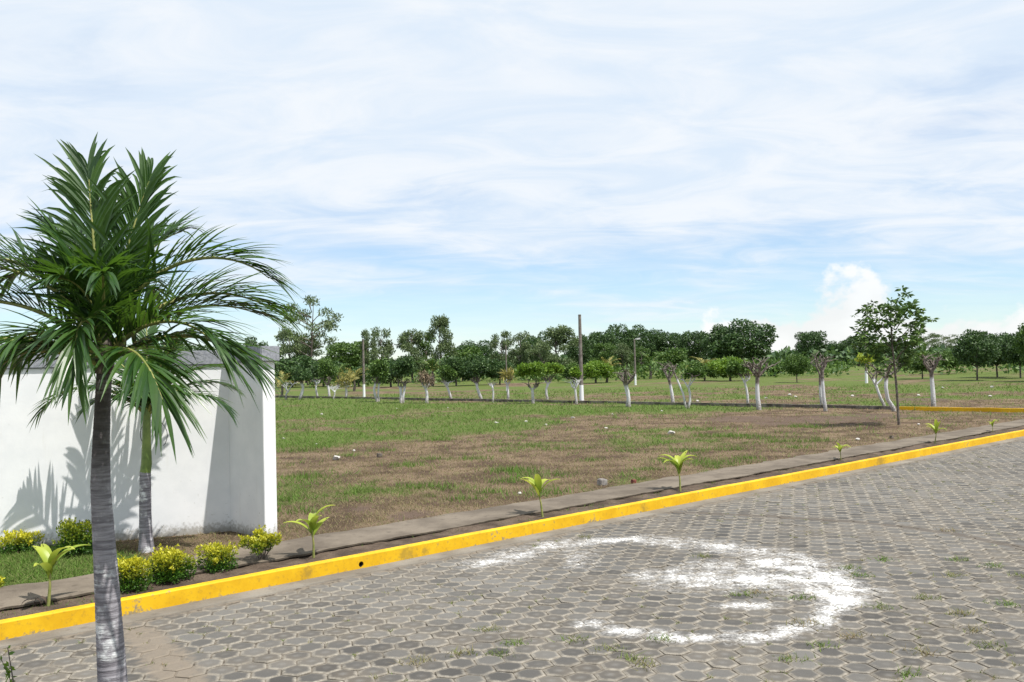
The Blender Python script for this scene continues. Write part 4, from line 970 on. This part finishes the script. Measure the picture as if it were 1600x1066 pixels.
# coarse green clumps in the dry part
tb = MB(); TU = [(870, 772, 1.5), (845, 745, 1.3), (815, 738, 1.2), (790, 735, 1), (740, 718, 1), (800, 752, .9), (1122, 724, 1.3), (1090, 705, 1), (1055, 722, 1.3), (1065, 707, 1), (1140, 703, .9), (1150, 682, 1.2), (1175, 685, 1.3), (1125, 683, 1), (1095, 682, .9),
      (1012, 677, .7), (1215, 690, 1), (1240, 700, 1), (1275, 690, 1.2), (1270, 668, .9), (1245, 667, .8), (1215, 722, .9), (675, 718, .8), (640, 728, 1), (660, 760, .9), (475, 746, 1), (470, 705, 1.4), (500, 700, 1.3), (545, 712, .8), (600, 705, .8), (730, 780, .7), (835, 700, 1), (870, 703, 1), (910, 702, .7), (690, 688, .8), (780, 697, .9), (760, 770, .6), (1165, 717, .6), (985, 700, .7), (925, 720, .6), (1010, 735, .7), (450, 780, .9), (470, 800, .8)]
for px, py, s_ in TU:
    c = g(px, py, ZF); k_ = int(150 * s_); q = rng.normal(0, .20 * s_, (k_, 2)) * [1.5, .9]; C = np.concatenate([c[:2] + q, np.full((k_, 1), ZF - .02)], 1)
    u_, v_ = (C - K0) @ KE, (C - K0) @ KN; C = C[v_ > 1.75]; k_ = len(C)
    blades(tb, C, rng.uniform(.06, .17, k_) * (.8 + .3 * s_), np.full(k_, .008), np.clip(rng.normal(.95, .1, k_), 0, 1), rng, .5)
n = 900; a_ = rng.uniform(-R(38), R(38), n); dd = 1 / rng.uniform(1 / 45., 1 / 11., n); Q = np.stack([np.sin(a_) * dd, np.cos(a_) * dd, 0 * a_], 1)
gq = green_mask(Q)
for c, q_ in zip(Q, gq):
    u_, v_ = uv(c)
    if v_ < 1.95 or (u_ < -3. and v_ < 6) or rng.random() < .2: continue
    k_ = int(rng.integers(14, 40)); s_ = rng.uniform(.04, .11); C = np.concatenate([c[:2] + rng.normal(0, s_, (k_, 2)), np.full((k_, 1), ZF - .02)], 1)
    gt = .1 if rng.random() > q_ * .9 + .12 else .9
    blades(tb, C, rng.uniform(.05, .13, k_), np.full(k_, .005), np.clip(rng.normal(gt, .15, k_), 0, 1), rng, .6)
stuff(tb.obj('grass_clumps', 'grass'))
# weeds in the planting strip and between pavers
wb_ = MB(); n = 5200; u_ = rng.uniform(-8, 24, n); v_ = rng.uniform(.14, .76, n); dens = fbm(u_ * 1.3, v_ * 3, 71, 3) + .35 * sstep(u_, -4.5, -6) + .2 * (v_ > .68); kk = rng.random(n) < sstep(dens, .45, .8); C = K0 + u_[kk, None] * KE + v_[kk, None] * KN; C[:, 2] = ZS - .01
blades(wb_, C, rng.uniform(.02, .07, len(C)), np.full(len(C), .006), np.clip(rng.normal(.7, .3, len(C)), 0, 1), rng, .8); stuff(wb_.obj('strip_weeds', 'grass'))
jb = MB(); TW = [(1447, 935), (1380, 950), (1505, 960), (1520, 985), (1330, 888), (1345, 900), (990, 1030), (1285, 1010), (1240, 1030), (1160, 930), (1185, 926), (1250, 935), (805, 1005), (650, 1034), (1035, 1000), (1330, 995), (1440, 1020), (780, 1022), (1600, 900), (1570, 945), (1490, 900), (1380, 875), (1420, 1055), (1005, 1040), (950, 1015), (900, 1000), (720, 1022), (1500, 875), (1550, 885), (1255, 975), (760, 985), (1540, 1010), (1100, 870), (915, 840), (860, 800), (1480, 830)]
for px, py in TW:
    c = g(px, py, 0); k_ = 60; q = rng.normal(0, .055, (k_, 2)) * [1.3, 1]; C = np.concatenate([c[:2] + q, np.full((k_, 1), -.004)], 1); gt = rng.random()
    blades(jb, C, rng.uniform(.02, .06, k_), np.full(k_, .005), np.clip(rng.normal(.1 + .8 * gt, .15, k_), 0, 1), rng, 1.0)
q_ = len(cells); 
for i in range(2000):
    c = cells[rng.integers(0, q_)][1]
    if float(fbm(np.array([c[0] * .5]), np.array([c[1] * .5]), 91, 3)[0]) < .47: continue
    a = R(60 * rng.integers(0, 6)) + math.atan2(KE[1], KE[0]); c = c + np.array([math.cos(a), math.sin(a), 0]) * HR
    k_ = rng.integers(6, 22); C = np.concatenate([c[:2] + rng.normal(0, .02, (k_, 2)), np.full((k_, 1), -.01)], 1)
    blades(jb, C, rng.uniform(.012, .032, k_), np.full(k_, .004), np.clip(rng.normal(.45, .3, k_), 0, 1), rng, 1.1)
stuff(jb.obj('joint_weeds', 'grass'))

# ------------------------------------------------------------------ stones and blocks
def stone_mesh(seed, sub=2):
    b = bmesh.new(); bmesh.ops.create_icosphere(b, subdivisions=sub, radius=1); rg = np.random.default_rng(seed)
    pl = rg.normal(size=(9, 3)); pl /= np.linalg.norm(pl, axis=1, keepdims=True)
    for v in b.verts:
        p = np.array(v.co); k_ = 1.
        for q in pl:
            d = p @ q
            if d > .62: k_ = min(k_, .62 / d)
        v.co = Vector(p * k_ * (1 + rg.normal(0, .03)))
    me = bpy.data.meshes.new('stone'); b.to_mesh(me); b.free(); me.materials.append(M['stone']); return me
SL = ['small pale stone in the green grass, farthest left in the field', 'pale stone in the grass touching the white wall end', 'pale stone in the grass above the flat stone by the wall end', 'white stone on the green and dry border below the slim bare stem',
 'pale stone on the green and dry border below the umbrella-shaped tree', 'pale stone just right of the one below the umbrella-shaped tree', 'elongated pale stone in dry grass below the tallest pole', 'pale stone in dry grass below the heavily lopped twin-stem tree, the upper one', 'pale stone in dry grass below the lopped twin-stem tree, the lower one', 'pale stone just behind the far kerb right of the V-shaped tree',
 'pale stone just before the far kerb left of the V-shaped tree', 'pale stone behind the far kerb right of the thick lopped tree', 'larger pale stone of a pair left of the bare lopped pair', 'smaller pale stone of a pair left of the bare lopped pair', 'pale stone in the field right of the bare lopped pair',
 'pale stone in the field left of the knobbly lopped tree', 'pale stone in the field below the dark twin tree, the upper one', 'pale stone in the field below the dark twin tree, the lower one', 'pale stone in the far field right of the knobbly lopped tree', 'pale stone in dry grass between the last seedlings and the round shadows', 'pale stone by the sidewalk left of the bright green seedling', 'tiny pale stone near the far kerb below the crooked bent stem',
 'tiny pale stone in the green grass below the tree with dry leaves', 'tiny pale stone near the far kerb below the wide dark crown', 'small pale stone just right of the slender young tree foot', 'pale stone standing upright right of the flat stone by the wall end']
SM = [stone_mesh(900 + i) for i in range(5)]
for i, (px, py, s_) in enumerate([(503, 648, 4.5), (443, 686, 4), (495, 695, 5), (776, 662, 6), (822, 660, 5), (853, 665, 5.5), (895, 654, 6), (957, 648, 4), (947, 670, 5), (1090, 628, 5), (1034, 643, 4), (1197, 623, 5), (1234, 618, 6), (1243, 621, 5), (1332, 620, 5),
                                  (1435, 619, 6), (1550, 606, 6), (1547, 620, 5), (1473, 607, 5), (1340, 688, 6), (812, 772, 7), (700, 638, 3), (676, 655, 3), (620, 639, 3), (1435, 664, 4), (553, 705, 5)]):
    b = g(px, py, ZF); k_ = b[1] / F * .68; o = link('stone', SM[i % 5], None, (b[0], b[1], ZF + s_ * k_ * .28)); o.scale = (s_ * k_ * rng.uniform(.85, 1.2), s_ * k_ * .9, s_ * k_ * .62); o.rotation_euler[2] = i * 1.3
    tag(o, SL[i], 'stone', 'pale stones scattered over the field')
def one_stone(px, py, s_, mt, label, cat, blocky=False, name='stone'):
    b = g(px, py, ZF); k_ = b[1] / F
    if blocky:
        mb = MB(); box(mb, (0, 0, 0), (s_ * k_, 0, 0), (0, s_ * k_ * .7, 0), (0, 0, s_ * k_ * .75)); o = mb.obj(name, mt); bb = bmesh.new(); bb.from_mesh(o.data); bmesh.ops.bevel(bb, geom=list(bb.edges), offset=s_ * k_ * .16, segments=2, affect='EDGES')
        for v in bb.verts: v.co += Vector(rng.normal(0, s_ * k_ * .05, 3))
        bb.to_mesh(o.data); bb.free(); o.location = (b[0], b[1], ZF + s_ * k_ * .6); o.rotation_euler = (.05, .08, .6)
    else:
        me = SM[2].copy(); me.materials.clear(); me.materials.append(M[mt]); o = link(name, me, None, (b[0], b[1], ZF + s_ * k_ * .3)); o.scale = (s_ * k_, s_ * k_ * .8, s_ * k_ * .65)
    tag(o, label, cat)
one_stone(941, 758, 7, 'stone_grey', 'grey concrete block on the grass edge beside the sidewalk', 'block', True, 'concrete_block')
one_stone(990, 755, 4, 'brick', 'piece of red brick at the sidewalk edge right of the grey block', 'brick', True, 'brick_fragment')
one_stone(1049, 679, 8, 'stone', 'largest pale stone, beside a green clump above the upright seedling', 'stone')
one_stone(526, 718, 8, 'stone', 'flat pale stone beside a grass clump right of the white wall end', 'stone')
one_stone(593, 714, 4, 'bark', 'small dark brown stub standing in the dry grass right of the flat stone', 'stub', True, 'wooden_stub')
one_stone(1393, 685, 3, 'bark', 'small dark stub in the grass below the slender young tree', 'stub', True, 'wooden_stub')
print('objects', len(bpy.data.objects), 'tris', sum(len(o.data.loop_triangles) or len(o.data.polygons) for o in bpy.data.objects if o.type == 'MESH'))
